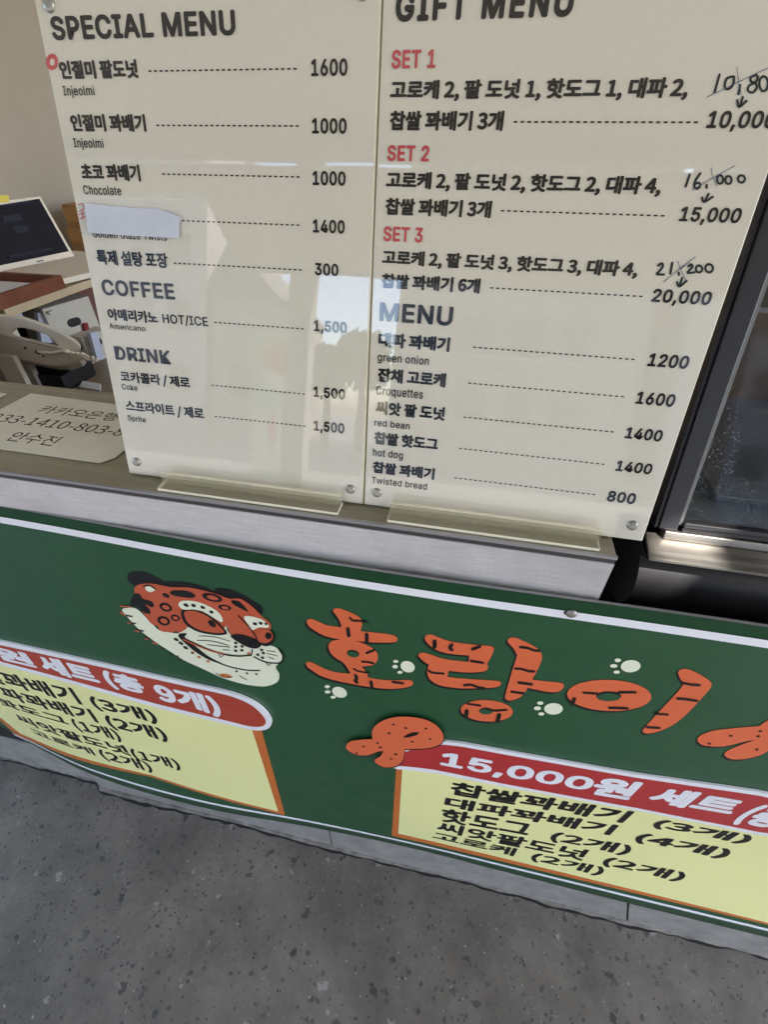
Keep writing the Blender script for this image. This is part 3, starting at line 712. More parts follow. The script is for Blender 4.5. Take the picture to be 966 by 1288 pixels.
# ================================================================== MENU BOARDS
def boardbox(mb, u0, u1, v0, v1, h0, h1):
    vs = [board_pt(u, v, h) for h in (h0, h1) for v in (v0, v1) for u in (u0, u1)]
    mb.add(vs, [(0, 2, 3, 1), (4, 5, 7, 6), (0, 1, 5, 4), (2, 6, 7, 3), (0, 4, 6, 2), (1, 3, 7, 5)]); return mb
HT = 1.335
def make_board(u0, u1, label):
    t = root('menu_board', board_pt((u0 + u1) / 2, 0, 0), label, 'menu board', 'menu boards standing side by side on the counter')
    obj('acrylic_sheet', boardbox(MB().use('acryl_edge'), u0, u1, 0, HT, -.030, -.018), t, bev=.0004, label='rear acrylic sheet')
    obj('acrylic_sheet', boardbox(MB().use('acryl_edge'), u0, u1, 0.001, HT, -.0155, -.0035), t, bev=.0004, label='front acrylic sheet')
    obj('printed_sheet', boardbox(MB().use('paper'), u0 + .004, u1 - .004, .004, HT - .004, -.003, 0), t)
    for u in (u0 + .044, u1 - .044):
        for v in (.0525, HT - .0525):
            mb = MB().use('cap').dome(board_pt(u, v, .0), BN, .0165, .009, 20)
            obj('cap_screw', mb, t, flat=True)
    return t
LB = make_board(-.9115, -.0025, 'left cream menu board headed SPECIAL MENU, coffee and drink prices below')
RB = make_board(.0025, .9115, 'right cream menu board headed GIFT MENU, with SET 1 to SET 3 in red')
def rail(t, u0, u1):
    q = root('foot_rail', board_pt(u0, 0, 0), None, None); q.location = W(board_pt(u0, 0, .003)) - t.location; q.parent = t
    q['label'] = 'clear acrylic foot rail along the lower front'
    def wbox(y0, y1, z0, z1, nm):
        mb = MB().use('acrylic').box(BA.x + u0, BA.x + u1, y0, y1, z0, z1)
        o = obj(nm, mb, q)
    yb = BA.y - .012
    wbox(yb - .058, yb + .004, ZT + .001, ZT + .0125, 'rail_strip')
    wbox(yb - .022, yb - .008, ZT + .013, ZT + .052, 'rail_strip')
    ed = MB().use('acryl_edge')
    ed.box(BA.x + u0, BA.x + u1, yb - .0590, yb - .0582, ZT + .0015, ZT + .012)
    ed.box(BA.x + u0, BA.x + u1, yb - .0215, yb - .0085, ZT + .0522, ZT + .0535)
    ed.box(BA.x + u1 + .0004, BA.x + u1 + .0014, yb - .058, yb + .003, ZT + .0015, ZT + .0125)
    ed.box(BA.x + u0 - .0014, BA.x + u0 - .0004, yb - .058, yb + .003, ZT + .0015, ZT + .0125)
    obj('polished_edge', ed, q)
rail(LB, -.745, -.073); rail(RB, .100, .770)

def mt(t, s, bl, br, tl, m='ink', bold=.025, latin=False, shear=0):
    a = board_uv(*bl); b = board_uv(*br); c = board_uv(*tl)
    v0 = (a[1] + b[1]) / 2
    return lettering('lettering', t, board_pt, s, a[0], b[0], v0, c[1] + v0 - a[1], m, .0012, bold, latin, 1.16 if (latin and bold > .05) else (1.06 if latin else 1.0), shear)
def dots(t, p, q, dash=.0088, gap=.0070, th=.0034):
    a = board_uv(*p); b = board_uv(*q); v = (a[1] + b[1]) / 2; u = a[0]; mb = MB().use('ink_grey')
    while u < b[0]:
        mb.add([board_pt(u, v, .001), board_pt(u + dash, v, .001), board_pt(u + dash, v + th, .001), board_pt(u, v + th, .001)], [(0, 1, 2, 3)]); u += dash + gap
    obj('dotted_line', mb, t, flat=True)
L3 = lambda *a, **k: mt(LB, *a, **k)
L3('SPECIAL MENU', (67, 50), (297, 46.5), (65, 19.2), bold=.05, latin=True)
L3('인절미 팥도넛', (77, 99.5), (175, 99.4), (76, 76), bold=.030)
L3('Injeolmi', (81, 123.5), (120, 123.5), (79.5, 108), 'ink_grey', .012, True)
L3('인절미 꽈배기', (91, 166), (184.5, 166), (89.5, 144), bold=.030)
L3('Injeolmi', (94.2, 189), (131.4, 189), (93.2, 174), 'ink_grey', .012, True)
L3('초코 꽈배기', (104, 227), (177.5, 228.2), (102, 206), bold=.030)
L3('Chocolate', (106, 244.7), (153, 246), (105.2, 233), 'ink_grey', .012, True)
L3('Golden Glaze Twists', (117.5, 299), (210, 303), (115.5, 289), 'ink_grey', .012, True)
L3('특제 설탕 포장', (123.5, 333.5), (212, 337), (121.8, 314.5), 'ink', .023)
L3('COFFEE', (129.7, 371), (220.6, 377.3), (127, 351), 'ink_grey', .042, True)
L3('아메리카노', (137, 403), (199.3, 407), (135.6, 388), 'ink', .022)
L3('HOT/ICE', (205.5, 408), (262, 412), (204.7, 394.5), 'ink', .02, True)
L3('Americano', (138, 413.5), (183, 416.8), (137.2, 406.5), 'ink_grey', .012, True)
L3('DRINK', (145.8, 452), (215.6, 458.7), (143.6, 435), 'ink_grey', .042, True)
L3('코카콜라 / 제로', (153.3, 483), (239.5, 488), (152, 468), 'ink', .02)
L3('Coke', (153.8, 490), (173.2, 491.3), (153.2, 482.8), 'ink_grey', .012, True)
L3('스프라이트 / 제로', (160, 520), (257, 527), (158.8, 505), 'ink', .02)
L3('Sprite', (161.5, 531), (184, 532.8), (161, 522.5), 'ink_grey', .012, True)
for s, bl, br, tl in (('1600', (391.7, 96.4), (437, 96), (391.5, 74.3)), ('1000', (392.7, 168.6), (436, 168.6), (392.3, 148.8)), ('1000', (393.5, 233.2), (434.6, 234), (393, 215)),
                      ('1400', (393.8, 293), (433.6, 294), (393.3, 276)), ('300', (396.3, 346.6), (425.6, 347.5), (396.2, 330.8)), ('1,500', (395, 420), (436, 422), (394.3, 402.8)),
                      ('1,500', (394.6, 502.5), (433.8, 504.5), (394.2, 486.6)), ('1,500', (394.8, 545), (433, 547), (394.4, 529.6))):
    L3(s, bl, br, tl, 'ink', .042, True)
for p, q in (((186.6, 89.9), (374.5, 88.7)), ((196.5, 158), (375.5, 160.5)), ((204, 219.4), (377, 224.3)), ((228.8, 278.3), (377.5, 284.5)), ((218.4, 331.6), (379, 340.6)), ((269.3, 406), (384, 414.7)), ((265.8, 485), (385.5, 496.6)), ((270, 524.3), (386, 536.9))):
    dots(LB, p, q)
def rosette(t, cx, cy, r, faint=False):
    """small red badge of radiating scallops"""
    p = Print(board_uv, board_pt); pts = []
    for k in range(32):
        rr = r * (1 if k % 2 else .84); a = 2 * math.pi * k / 32; pts.append((cx + rr * math.cos(a), cy + rr * 1.35 * math.sin(a)))
    if faint:
        for k, q in enumerate([[(98, 258), (103, 256), (105, 262), (100, 266)], [(99, 270), (106, 268)], [(103, 264), (104, 276)], [(100, 275), (108, 272)]]): p.poly(stroke(q, 1.1), 'ink_red', .0012)
    else:
        p.poly(pts, 'ink_red', .0010); p.poly(ell(cx + .6, cy + .5, r * .36, r * .55), 'paper', .0016)
    obj('red_badge', p.mb, t, flat=True)
rosette(LB, 65.2, 78, 8.3); rosette(LB, 101, 266, 6, True)
R3 = lambda *a, **k: mt(RB, *a, **k)
R3('GIFT MENU', (497, 29.5), (719, 20.5), (500.5, -9), 'ink', .06, True)
for s, bl, br, tl in (('SET 1', (492.4, 87), (547.3, 86.5), (493, 63)), ('SET 2', (487, 203.4), (539.3, 203.4), (487.6, 183)), ('SET 3', (482, 304.5), (531.3, 304.7), (482.6, 285.4))):
    R3(s, bl, br, tl, 'ink_red', .045, True)
R3('고로케 2, 팥 도넛 1, 핫도그 1, 대파 2,', (490.5, 128.5), (863, 126.2), (492.5, 101.5), bold=.030)
R3('찹쌀 꽈배기 3개', (490, 164.8), (632, 164.6), (490.6, 140), bold=.030)
R3('고로케 2, 팥 도넛 2, 핫도그 2, 대파 4,', (485.2, 241), (829.5, 246.5), (486.5, 217), bold=.030)
R3('찹쌀 꽈배기 3개', (484.5, 271), (617, 274), (485, 249.5), bold=.030)
R3('고로케 2, 팥 도넛 3, 핫도그 3, 대파 4,', (480.3, 335.5), (800.3, 350.5), (481.5, 314.5), bold=.030)
R3('찹쌀 꽈배기 6개', (479.8, 362.5), (603, 369), (480.6, 344), bold=.030)
R3('MENU', (477.3, 404.3), (568.5, 410), (478.4, 380.5), 'ink_grey', .042, True)
for s, bl, br, tl in (('대파 꽈배기', (476, 436.5), (565, 442.3), (476.8, 418.4)), ('잡채 고로케', (474.8, 480.4), (560, 487), (475.4, 462.8)), ('씨앗 팥 도넛', (472.4, 521.4), (559.2, 528.6), (473, 504.6)),
                      ('찹쌀 핫도그', (470.6, 558.8), (550.4, 566.4), (471, 543)), ('찹쌀 꽈배기', (468.6, 595), (546, 603), (469, 580.3))):
    R3(s, bl, br, tl, 'ink', .030)
for s, bl, br, tl in (('green onion', (474.8, 457.3), (539, 461.5), (475.3, 444)), ('Croquettes', (472.9, 499.3), (531.5, 504), (473.3, 485.6)), ('red bean', (470.9, 536), (515.2, 539.6), (471.2, 527.6)),
                      ('hot dog', (468.9, 576), (506.6, 579.2), (469, 564.4)), ('Twisted bread', (467.4, 607.8), (537, 615.7), (467.7, 599.4))):
    R3(s, bl, br, tl, 'ink_grey', .016, True)
for s, bl, br, tl in (('10,000', (886.5, 166), (972, 166.5), (888.3, 139.6)), ('15,000', (852.5, 282.5), (928.3, 284.6), (853.8, 259.8)), ('20,000', (817.8, 383.5), (891.5, 387), (819.2, 363.2)),
                      ('1200', (814, 460.4), (864, 464.5), (815, 443.6)), ('1600', (798.8, 508.3), (847, 511.6), (800, 492.2)), ('1400', (785.4, 551.6), (831.4, 555.2), (786.4, 537)),
                      ('1400', (773.8, 592.2), (818.4, 596.8), (774.6, 578.6)), ('800', (762.6, 631), (798, 633.6), (763.3, 617.2))):
    R3(s, bl, br, tl, 'ink', .044, True)
for p, q in (((646, 155.3), (873, 154.5)), ((630, 266.3), (839, 272.5)), ((616.5, 363.4), (810, 373.5)), ((595, 437.4), (801.5, 453.3)), ((589, 482.6), (787, 500)), ((583, 524.8), (774.5, 544.7)), ((577.5, 564), (761.5, 585.2)), ((571.7, 601), (749.5, 623.3))):
    dots(RB, p, q)
# handwritten old prices, struck out, with little arrows
def hand(strokes, thin, o):
    p = Print(board_uv, board_pt)
    for q in strokes: rib(p, sub(q, *o), 3.0, 'marker', .0014)
    obj('handwriting', p.mb, RB, flat=True)
    p = Print(board_uv, board_pt)
    for q in thin: rib(p, sub(q, *o), .9, 'pen', .0022)
    obj('pen_stroke', p.mb, RB, flat=True)
def o_(cx, cy, rx, ry): return [(cx + rx * math.cos(t), cy + ry * math.sin(t)) for t in [-1.7 + 6.4 * k / 9 for k in range(10)]]
hand([[(722,378),(697,468)], [(790,388),(758,400),(748,440),(765,453),(790,430),(795,390)], [(826,432),(818,478)], [(908,380),(882,392),(880,412),(905,425),(910,445),(890,470),(866,460),(872,435),(905,415),(915,392),(906,380)], o_(945,425,22,38), [(1010,395),(985,420),(990,455),(1015,450),(1025,410),(1010,395)],
      [(840,493),(824,540)], [(812,508),(820,543),(858,512)]], [[(655,495),(800,425),(975,342)], [(808,340),(818,420),(832,482)]], (726, 0, 4.025))
hand([[(492,95),(467,168)], [(556,88),(528,130),(520,165),(535,182),(555,165),(548,145),(525,152)], [(595,158),(594,176)], o_(676,125,18,26), o_(727,128,19,24), o_(806,122,21,22), [(607,212),(580,260)], [(568,235),(578,262),(632,230)]],
     [[(765,42),(640,112),(508,188)], [(622,55),(626,95),(655,170)]], (766, 200, 4.83))
hand([[(300,648),(322,634),(328,652),(305,685),(290,700),(335,702)], [(386,630),(374,696)], [(424,690),(426,704)], [(483,652),(502,640),(506,658),(478,692),(522,688)], o_(548,668,19,21), o_(610,664,23,25), [(446,722),(430,770)], [(415,748),(428,775),(473,740)]],
     [[(525,595),(430,668),(332,748)], [(500,612),(440,668)], [(418,620),(440,680),(470,742)]], (766, 200, 4.83))

# paper strip taped over one menu line
st = root('paper_strip', board_pt(-.75, .72, .003), 'white paper strip taped over one line of the left menu board', 'label')
def lift(u, v):
    return .004 + .010 * max(0, (u + .60)) ** 1.2 * 3
pp = [(108, 256.5), (140, 259.5), (170, 262), (200, 263), (214, 268), (229.5, 274), (226.5, 280), (226, 299), (194, 298.5), (160, 296.5), (112.5, 293)]
p = Print(board_uv, lambda u, v, h: board_pt(u, v, h + .002 + .006 * math.sin(9 * u) ** 2 * .6), .03)
p.poly(pp[:4] + [(196, 298.5), (160, 296.5), (112.5, 293)], 'tape_paper', .002); obj('paper', p.mb, st, flat=True)
p = Print(board_uv, lambda u, v, h: board_pt(u, v, h + .002 + .02 * max(0, u + .62)), .03)
p.poly([(196, 262.5), (200, 263), (214, 268), (229.5, 274), (226.5, 280), (226.5, 299.5), (193, 298.5)], 'tape_paper', .0022); obj('curled_end', p.mb, st, flat=True)
p = Print(board_uv, board_pt); p.poly([(104, 258), (232, 266), (232, 301), (108, 296)], 'tape', .019); obj('tape', p.mb, st, flat=True)
# strip of clear tape low on the right board
tp = root('tape_patch', board_pt(.8, .05, .002), 'patch of clear tape stuck round the lower right screw of the right menu board', 'tape')
p = Print(board_uv, board_pt); p.poly([(781, 644), (818, 648.5), (809, 682), (770, 677)], 'tape', .010); obj('tape_film', p.mb, tp, flat=True)

# ================================================================== PAPERS ON THE COUNTER
def sheetpoly(name, pts, m, label, cat, h=.001):
    t = MB().use(m); n_ = len(pts); t.hull([(x, y, ZT + h) for x, y in pts], [(x, y, ZT + h + .0018) for x, y in pts])
    return t
sg = root('paper_sign', (-1.7, 1.4, ZT), 'paper on the counter with a handwritten bank name and account number', 'sign')
obj('paper', sheetpoly('', [(-2.15, 1.262), (-1.39, 1.253), (-1.352, 1.30), (-1.352, 1.70), (-2.13, 1.729)], 'sheet_paper', '', ''), sg)
def tpt(x, y, h): return Vector((x, y, ZT + .003 + h))
def ttext(s, bl, br, top):
    a = top_xy(*bl); b = top_xy(*br); c = top_xy(*top)
    lettering('lettering', sg, tpt, s, a[0], b[0], (a[1] + b[1]) / 2, c[1], 'marker', .0006, .008, False)
ttext('카카오은행', (44.5, 519), (140, 531.5), (62, 511))
ttext('333-1410-803-88', (-16, 528), (163, 552.5), (14, 522.5))
ttext('안수진', (4.1, 555), (64, 562), (15.5, 542.5))
s2 = root('blank_paper', (-2.5, 1.6, ZT), 'blank cream paper at the left edge of the counter, beside the account sign', 'paper')
obj('sheet', sheetpoly('', [(-2.9, 1.35), (-2.26, 1.30), (-2.24, 1.70), (-2.9, 1.76)], 'sheet_paper', '', ''), s2)

# ================================================================== DISPLAY CASE (right)
cs = root('display_case', (1.6, 2.0, -2.0), 'black framed glass food warmer with steel ledge to the right of the menu boards', 'display case')
CX = .70; CY = 1.40; CZ = -1.075; XR = 3.2
def cpt(x, h, d):     # point on the leaning front: h up along it, d in front of it
    return Vector((x, CY + .27 * h - d * .96, CZ + .963 * h + d * .27))
def cbox(mb, x0, x1, h0, h1, d0, d1):
    vs = [cpt(x, h, d) for d in (d0, d1) for h in (h0, h1) for x in (x0, x1)]
    mb.add(vs, [(0, 2, 3, 1), (4, 5, 7, 6), (0, 1, 5, 4), (2, 6, 7, 3), (0, 4, 6, 2), (1, 3, 7, 5)]); return mb
CH = 1.5
obj('frame_bar', cbox(MB().use('frame_dark'), CX + .012, CX + .072, .0, CH, -.03, .012), cs, bev=.001)
obj('frame_bar', cbox(MB().use('black_plastic'), CX, CX + .0115, .0, CH, -.05, .002), cs, bev=.0006)
obj('frame_lip', cbox(MB().use('frame_lip'), CX + .0725, CX + .084, .02, CH, -.02, .004), cs)
obj('bottom_rail', cbox(MB().use('frame_dark'), CX + .085, XR, .018, .036, -.02, .02), cs, bev=.001)
obj('bottom_rail', cbox(MB().use('black_plastic'), CX + .085, XR, .0, .0175, -.02, .014), cs, bev=.001)
obj('bottom_rail', cbox(MB().use('steel'), CX + .03, XR, -.03, -.001, -.02, .026), cs, bev=.001)
obj('glass_pane', cbox(MB().use('pane'), CX + .085, XR, .036, CH, -.008, -.002), cs)
# wet patch on the lower left of the glass
dr = MB().use('drops'); P = [(CX + .086, .045), (CX + .34, .045), (CX + .27, .17), (CX + .19, .24), (CX + .15, .40), (CX + .088, .52)]
dr.add([cpt(x, h, -.0014) for x, h in P], [tuple(range(len(P)))]); obj('condensation', dr, cs, flat=True)
# side wall with louvre slats
sd = MB().use('void'); sd.hull([(CX + .02, CY + .03, CZ), (CX + .02, CY + .03 + .27 * CH, CZ + CH * .963), (CX + .02, 3.2, CZ + CH * .963), (CX + .02, 3.2, CZ)], [(CX + .04, CY + .03, CZ), (CX + .04, CY + .03 + .27 * CH, CZ + CH * .963), (CX + .04, 3.2, CZ + CH * .963), (CX + .04, 3.2, CZ)])
obj('side_panel', sd, cs)
sm = None
for k in range(46):
    z = CZ + .10 + k * .03; y0 = CY + .14 + .27 * (z - CZ)
    if sm is None:
        mb = MB().use('grille').box(CX - .006, CX + .019, y0 - .0, y0 + .5, z, z + .014); sm = obj('slat', mb, cs); z00, y00 = z, y0
    else:
        c = sm.copy(); COL.objects.link(c); c.location = Vector((0, (y0 - y00) * S, (z - z00) * S)); c.parent = cs
obj('back_panel', MB().use('warm_back').box(CX + .05, XR, 2.6, 2.64, CZ, CZ + CH), cs)
obj('inner_floor', MB().use('case_inside').box(CX + .05, XR, CY + .03, 2.59, CZ - .02, CZ + .004), cs)
obj('tray', MB().use('tray_metal').box(CX + .22, XR - .2, CY + .14, 2.3, CZ + .05, CZ + .07), cs, bev=.001)
obj('tray', MB().use('tray_metal').box(CX + .12, XR - .2, CY + .42, 2.4, CZ + .62, CZ + .64), cs, bev=.001)
obj('tray_support', MB().use('black_plastic').box(CX + .24, CX + .27, CY + .2, 2.3, CZ + .004, CZ + .0495), cs)
obj('roof_panel', MB().use('black_plastic').box(CX, XR, CY + .27 * CH + .03, 3.2, CZ + CH * .963, CZ + CH * .963 + .05), cs)
# steel ledge and rolled black front
obj('ledge', MB().use('steel').hull([(CX - .035, 1.262, -1.105), (XR, 1.262, -1.105), (XR, 1.395, -1.098), (CX - .02, 1.395, -1.098)], [(CX - .035, 1.262, -1.115), (XR, 1.262, -1.115), (XR, 1.395, -1.112), (CX - .02, 1.395, -1.112)]), cs)
ro_ = MB().use('black_plastic'); n_ = 20; vs = []
prf = [(1.262, -1.1155)] + [(1.44 - .178 * math.cos(t), -1.28 - .165 * math.sin(t) + .0) for t in [-.9 + 2.2 * k / n_ for k in range(n_ + 1)]]
for x in (CX - .035, XR): vs += [(x, y, z) for y, z in prf]
k = len(prf); ro_.add(vs, [(i, i + 1, k + i + 1, k + i) for i in range(k - 1)], True); ro_.use('void').add([(CX - .035, y, z) for y, z in prf] + [(CX - .035, 1.8, -1.5), (CX - .035, 1.8, -1.12)], [tuple(range(k + 2))])
obj('rolled_front', ro_, cs, flat=True)
obj('base', MB().use('void').box(CX, XR, 1.46, 3.2, -1.9, CZ - .045), cs)
# support under it so the case stands on something
obj('case_shelf', MB().use('void').box(CX - .2, XR + .3, 1.45, 3.3, -1.96, -1.9), cs)
for x in (CX, XR - .2): obj('leg', MB().use('black_plastic').box(x, x + .12, 2.9, 3.1, ZF, -1.97), cs)

# ================================================================== BACK OF SHOP (left)
def at_plane(x, y, X=None, Y=None, Z=None):
    r = ray(x, y); t = (X / r.x) if X is not None else (Y / r.y) if Y is not None else (Z / r.z); return r * t
ZD = -2.07
dk = root('back_desk', (-4.5, 3.6, ZF), 'brown wood-grain desk behind the counter', 'desk')
obj('desk_top', MB().use('desk').box(-6.3, .3, 2.0, 6.6, ZD - .09, ZD), dk, bev=.001)
for x in (-6.2, .1):
    for y in (2.1, 6.4): obj('leg', MB().use('edge_metal').box(x, x + .15, y, y + .15, ZF, ZD - .091), dk)
obj('wall', MB().use('wall').box(-6.45, -6.32, 1.9, 9.9, ZF, 4.5), kind='structure')
obj('wall', MB().use('wall').box(-6.3, 9, 9.9, 10.1, ZF, 4.5), kind='structure')
# low shelf riser along the left wall
SHX = -4.33; ZS = -1.27
sh = root('desk_shelf', (-5.2, 4, ZD), 'pale wooden shelf riser carrying the laptop and tray', 'shelf')
y_near = at_plane(8, 397, X=SHX).y; 
obj('shelf_board', MB().use('shelf').box(-6.3, SHX, y_near, 6.2, ZS - .075, ZS), sh, bev=.0015)
obj('side_panel', MB().use('file_box').box(-6.3, SHX - .03, y_near, y_near + .06, ZD + .001, ZS - .076), sh, bev=.001)
obj('side_panel', MB().use('file_box').box(-6.3, SHX - .03, 6.1, 6.16, ZD + .001, ZS - .076), sh, bev=.001)
# laptop: screen traced on its own leaning plane
lp = root('laptop', (-5.2, 4.4, ZS), 'open white laptop with a dark screen on the desk shelf', 'laptop')
def lpt(x, y, X0=-4.62, lean=.27, z0=ZS + .10):   # plane leaning away towards the wall
    n_ = Vector((1, 0, lean)).normalized(); A0 = Vector((X0, 0, z0)); r = ray(x, y); return r * (n_.dot(A0) / n_.dot(r))
nn = Vector((1, 0, .27)).normalized()
bez = [lpt(-70, 262), lpt(50.5, 246.5), lpt(93.5, 322), lpt(-50, 352)]
obj('screen_lid', MB().use('ivory').hull(bez, [q - nn * .06 for q in bez]), lp, bev=.002)
scr = [lpt(-66, 268), lpt(48.5, 250), lpt(86, 316), lpt(-44, 343)]
so_ = obj('display', MB().use('screen').hull([q + nn * .003 for q in scr], [q + nn * .001 for q in scr]), lp)
ui = MB().use('screen_ui')
for quad in ([(2, 272), (24, 268), (27, 277), (4, 281)], [(15, 285), (32, 283), (36, 291), (18, 294)], [(10, 322), (62, 312), (66, 314), (12, 325)], [(0, 258), (40, 253), (41, 255), (0, 260)]):
    ui.add([lpt(*q) + nn * .0045 for q in quad], [(0, 1, 2, 3)])
obj('window_panels', ui, so_, flat=True)
bz = [at_plane(97, 321, Z=ZS + .02), at_plane(125, 326, Z=ZS + .02), at_plane(120, 348, Z=ZS + .02), at_plane(80, 358, Z=ZS + .02), at_plane(-20, 345, Z=ZS + .02)]
obj('base', MB().use('ivory').hull([q + Vector((0, 0, .055)) for q in bz], bz), lp, bev=.001)
lg = [lpt(45, 328.6), lpt(54, 326.6), lpt(54.6, 328.2), lpt(45.6, 330.2)]
obj('emblem', MB().use('frame_lip').hull([q + nn * .003 for q in lg], [q + nn * .0005 for q in lg]), lp)
sn = [lpt(-12, 246) , lpt(9, 246), lpt(10.5, 254.5), lpt(-10, 256)]
obj('sticky_note', MB().use('sticky').hull([q + nn * .012 for q in sn], [q + nn * .009 for q in sn]), label='yellow sticky note on the upper rim of the laptop screen', cat='note')
# brown tray
ty = root('wooden_tray', (-4.5, 3.8, ZS), 'brown wooden tray at the front of the desk shelf', 'tray')
a_ = at_plane(7.4, 391, X=SHX + .02); b_ = at_plane(86, 366.5, X=SHX + .02); yy0, yy1 = a_.y - 1.2, b_.y
ztp = at_plane(79, 344, X=SHX - .02).z
print('tray', a_, b_, ztp)
def tw(x0, x1, y0, y1, nm='side'): obj(nm, MB().use('tray_brown').box(x0, x1, y0, y1, ZS + .002, ztp), ty, bev=.001)
tw(SHX - .04, SHX + .01, yy0, yy1); tw(SHX - 1.1, SHX - 1.05, yy0, yy1); tw(SHX - 1.049, SHX - .041, yy1 - .05, yy1); tw(SHX - 1.049, SHX - .041, yy0, yy0 + .05)
obj('bottom', MB().use('tray_brown').box(SHX - 1.049, SHX - .041, yy0 + .051, yy1 - .051, ZS + .002, ZS + .02), ty)
obj('paper_stack', MB().use('doc').box(SHX - 1.0, SHX - .09, yy0 + .1, yy1 - .17, ZS + .022, ztp - .05), label='white papers lying in the brown wooden tray', cat='papers')

# file boxes and folders under the shelf
def filebox(name, x0, x1, y0, y1, h, m, label, rot=0, hole=True, lid=0, hy=.5, z0=ZD):
    t = root(name, ((x0 + x1) / 2, (y0 + y1) / 2, z0), label, 'box')
    cx, cy = (x0 + x1) / 2, (y0 + y1) / 2; c, s_ = math.cos(R_(rot)), math.sin(R_(rot))
    T = lambda v: (cx + (v[0] - cx) * c - (v[1] - cy) * s_, cy + (v[0] - cx) * s_ + (v[1] - cy) * c, v[2])
    obj('body', MB().use(m).box(x0, x1, y0, y1, z0 + .001, z0 + h, T), t, bev=.0015)
    if hole:
        # oval hand hole on the +x face and on the face towards the counter
        mb = MB().use('void'); yc = y0 + (y1 - y0) * hy; w_ = .085; hh = .045; zc = z0 + h * .66
        ring = [(x1 + .002, yc + w_ * math.copysign(abs(math.cos(t_)) ** .5, math.cos(t_)), zc + hh * math.sin(t_)) for t_ in (2 * math.pi * k / 16 for k in range(16))]
        mb.hull([T(q) for q in ring], [T((q[0] - .004, q[1], q[2])) for q in ring])
        xc = (x0 + x1) / 2
        ring = [(xc + w_ * math.copysign(abs(math.cos(t_)) ** .5, math.cos(t_)), y0 - .002, zc + hh * math.sin(t_)) for t_ in (2 * math.pi * k / 16 for k in range(16))]
        mb.hull([T(q) for q in ring], [T((q[0], q[1] + .004, q[2])) for q in ring])
        obj('hand_hole', mb, t)
    return t
filebox('file_box', -4.95, -4.50, 4.32, 4.89, .62, 'file_box', 'tall grey file box with a black oval hand hole under the shelf', -12)
filebox('file_box', -5.5, -4.62, 2.95, 3.25, .60, 'file_box', 'grey file box with a black hole nearest the shelf side panel', 0)
filebox('file_box', -4.55, -4.30, 4.42, 4.78, .30, 'file_box', 'low grey file box with a round black hole beside the telephone cord', -12, hy=.4)
filebox('storage_box', -5.3, -4.75, 4.85, 5.9, .62, 'maroon', 'dull dark red box at the far end under the shelf', 0, hole=False)
bd = MB().use('file_box'); q = [at_plane(60, 393, X=-4.52), at_plane(94, 374, X=-4.6), at_plane(96, 377, X=-4.6), at_plane(64, 396, X=-4.52)]
bd.hull(q, [v + Vector((-.35, .05, .03)) for v in q]); obj('loose_cover', bd, label='loose grey cover board tilted on top of the tall file box', cat='cover')
def folder(q, X, m, label, nm='folder', th=.05):
    f = [at_plane(*p_, X=X) for p_ in q]; obj(nm, MB().use(m).hull(f, [v - Vector((th, 0, 0)) for v in f]), label=label, cat='folder')
folder([(47, 393), (62, 396), (68, 432), (52, 430)], -4.62, 'blue_white', 'bluish white folder left of the tall grey file box')
folder([(113, 419), (122, 417), (131, 452), (122, 452)], -4.22, 'blue_white', 'bluish folder edge standing at the right of the low file box')
folder([(14, 394), (26, 391), (30, 402), (12, 402)], -4.66, 'blue_white', 'pale blue folder next to the shelf side panel')
f = [at_plane(*p_, X=-4.45) for p_ in [(105, 407), (110, 406), (112.5, 417), (107, 418)]]
obj('red_tag', MB().use('redtag').hull(f, [v - Vector((.03, 0, 0)) for v in f]), label='small red tag right of the tall file box', cat='tag')
# cardboard boxes beyond the laptop
for q, zz, lab in (([(78, 257), (96, 257), (112, 286), (86, 284)], 0, 'upper brown cardboard box beside the laptop'), ([(84, 287), (112, 286), (118, 324), (96, 324)], 1, 'lower brown cardboard box beside the laptop')):
    f = [at_plane(*p_, Y=6.3) for p_ in q]; xa = min(v.x for v in f); xb = xa + 1.5; za = min(v.z for v in f); zb = max(v.z for v in f)
    t = root('cardboard_box', (xa, 6.4, za), lab, 'box'); obj('carton', MB().use('cardboard').box(xa, xb, 6.3, 7.1, za, zb - .004), t, bev=.003)
    obj('flap', MB().use('cardboard').box(xa + .02, xb - .02, 6.27, 6.3, zb - .2, zb - .03), t, bev=.002)
# stand that carries the cartons
cst = root('box_stand', (-5, 6.6, ZD), 'wooden stand holding the cardboard boxes', 'stand')
zl = min(at_plane(*p_, Y=6.3).z for p_ in [(118, 324), (96, 324)])
xa = at_plane(84, 287, Y=6.3).x
obj('stand_top', MB().use('shelf').box(xa - .05, xa + 1.7, 6.25, 7.2, zl - .06, zl - .002), cst)
obj('stand_side', MB().use('shelf').box(xa - .04, xa + .02, 6.27, 7.15, ZF, zl - .061), cst); obj('stand_side', MB().use('shelf').box(xa + 1.6, xa + 1.66, 6.27, 7.15, ZF, zl - .061), cst)

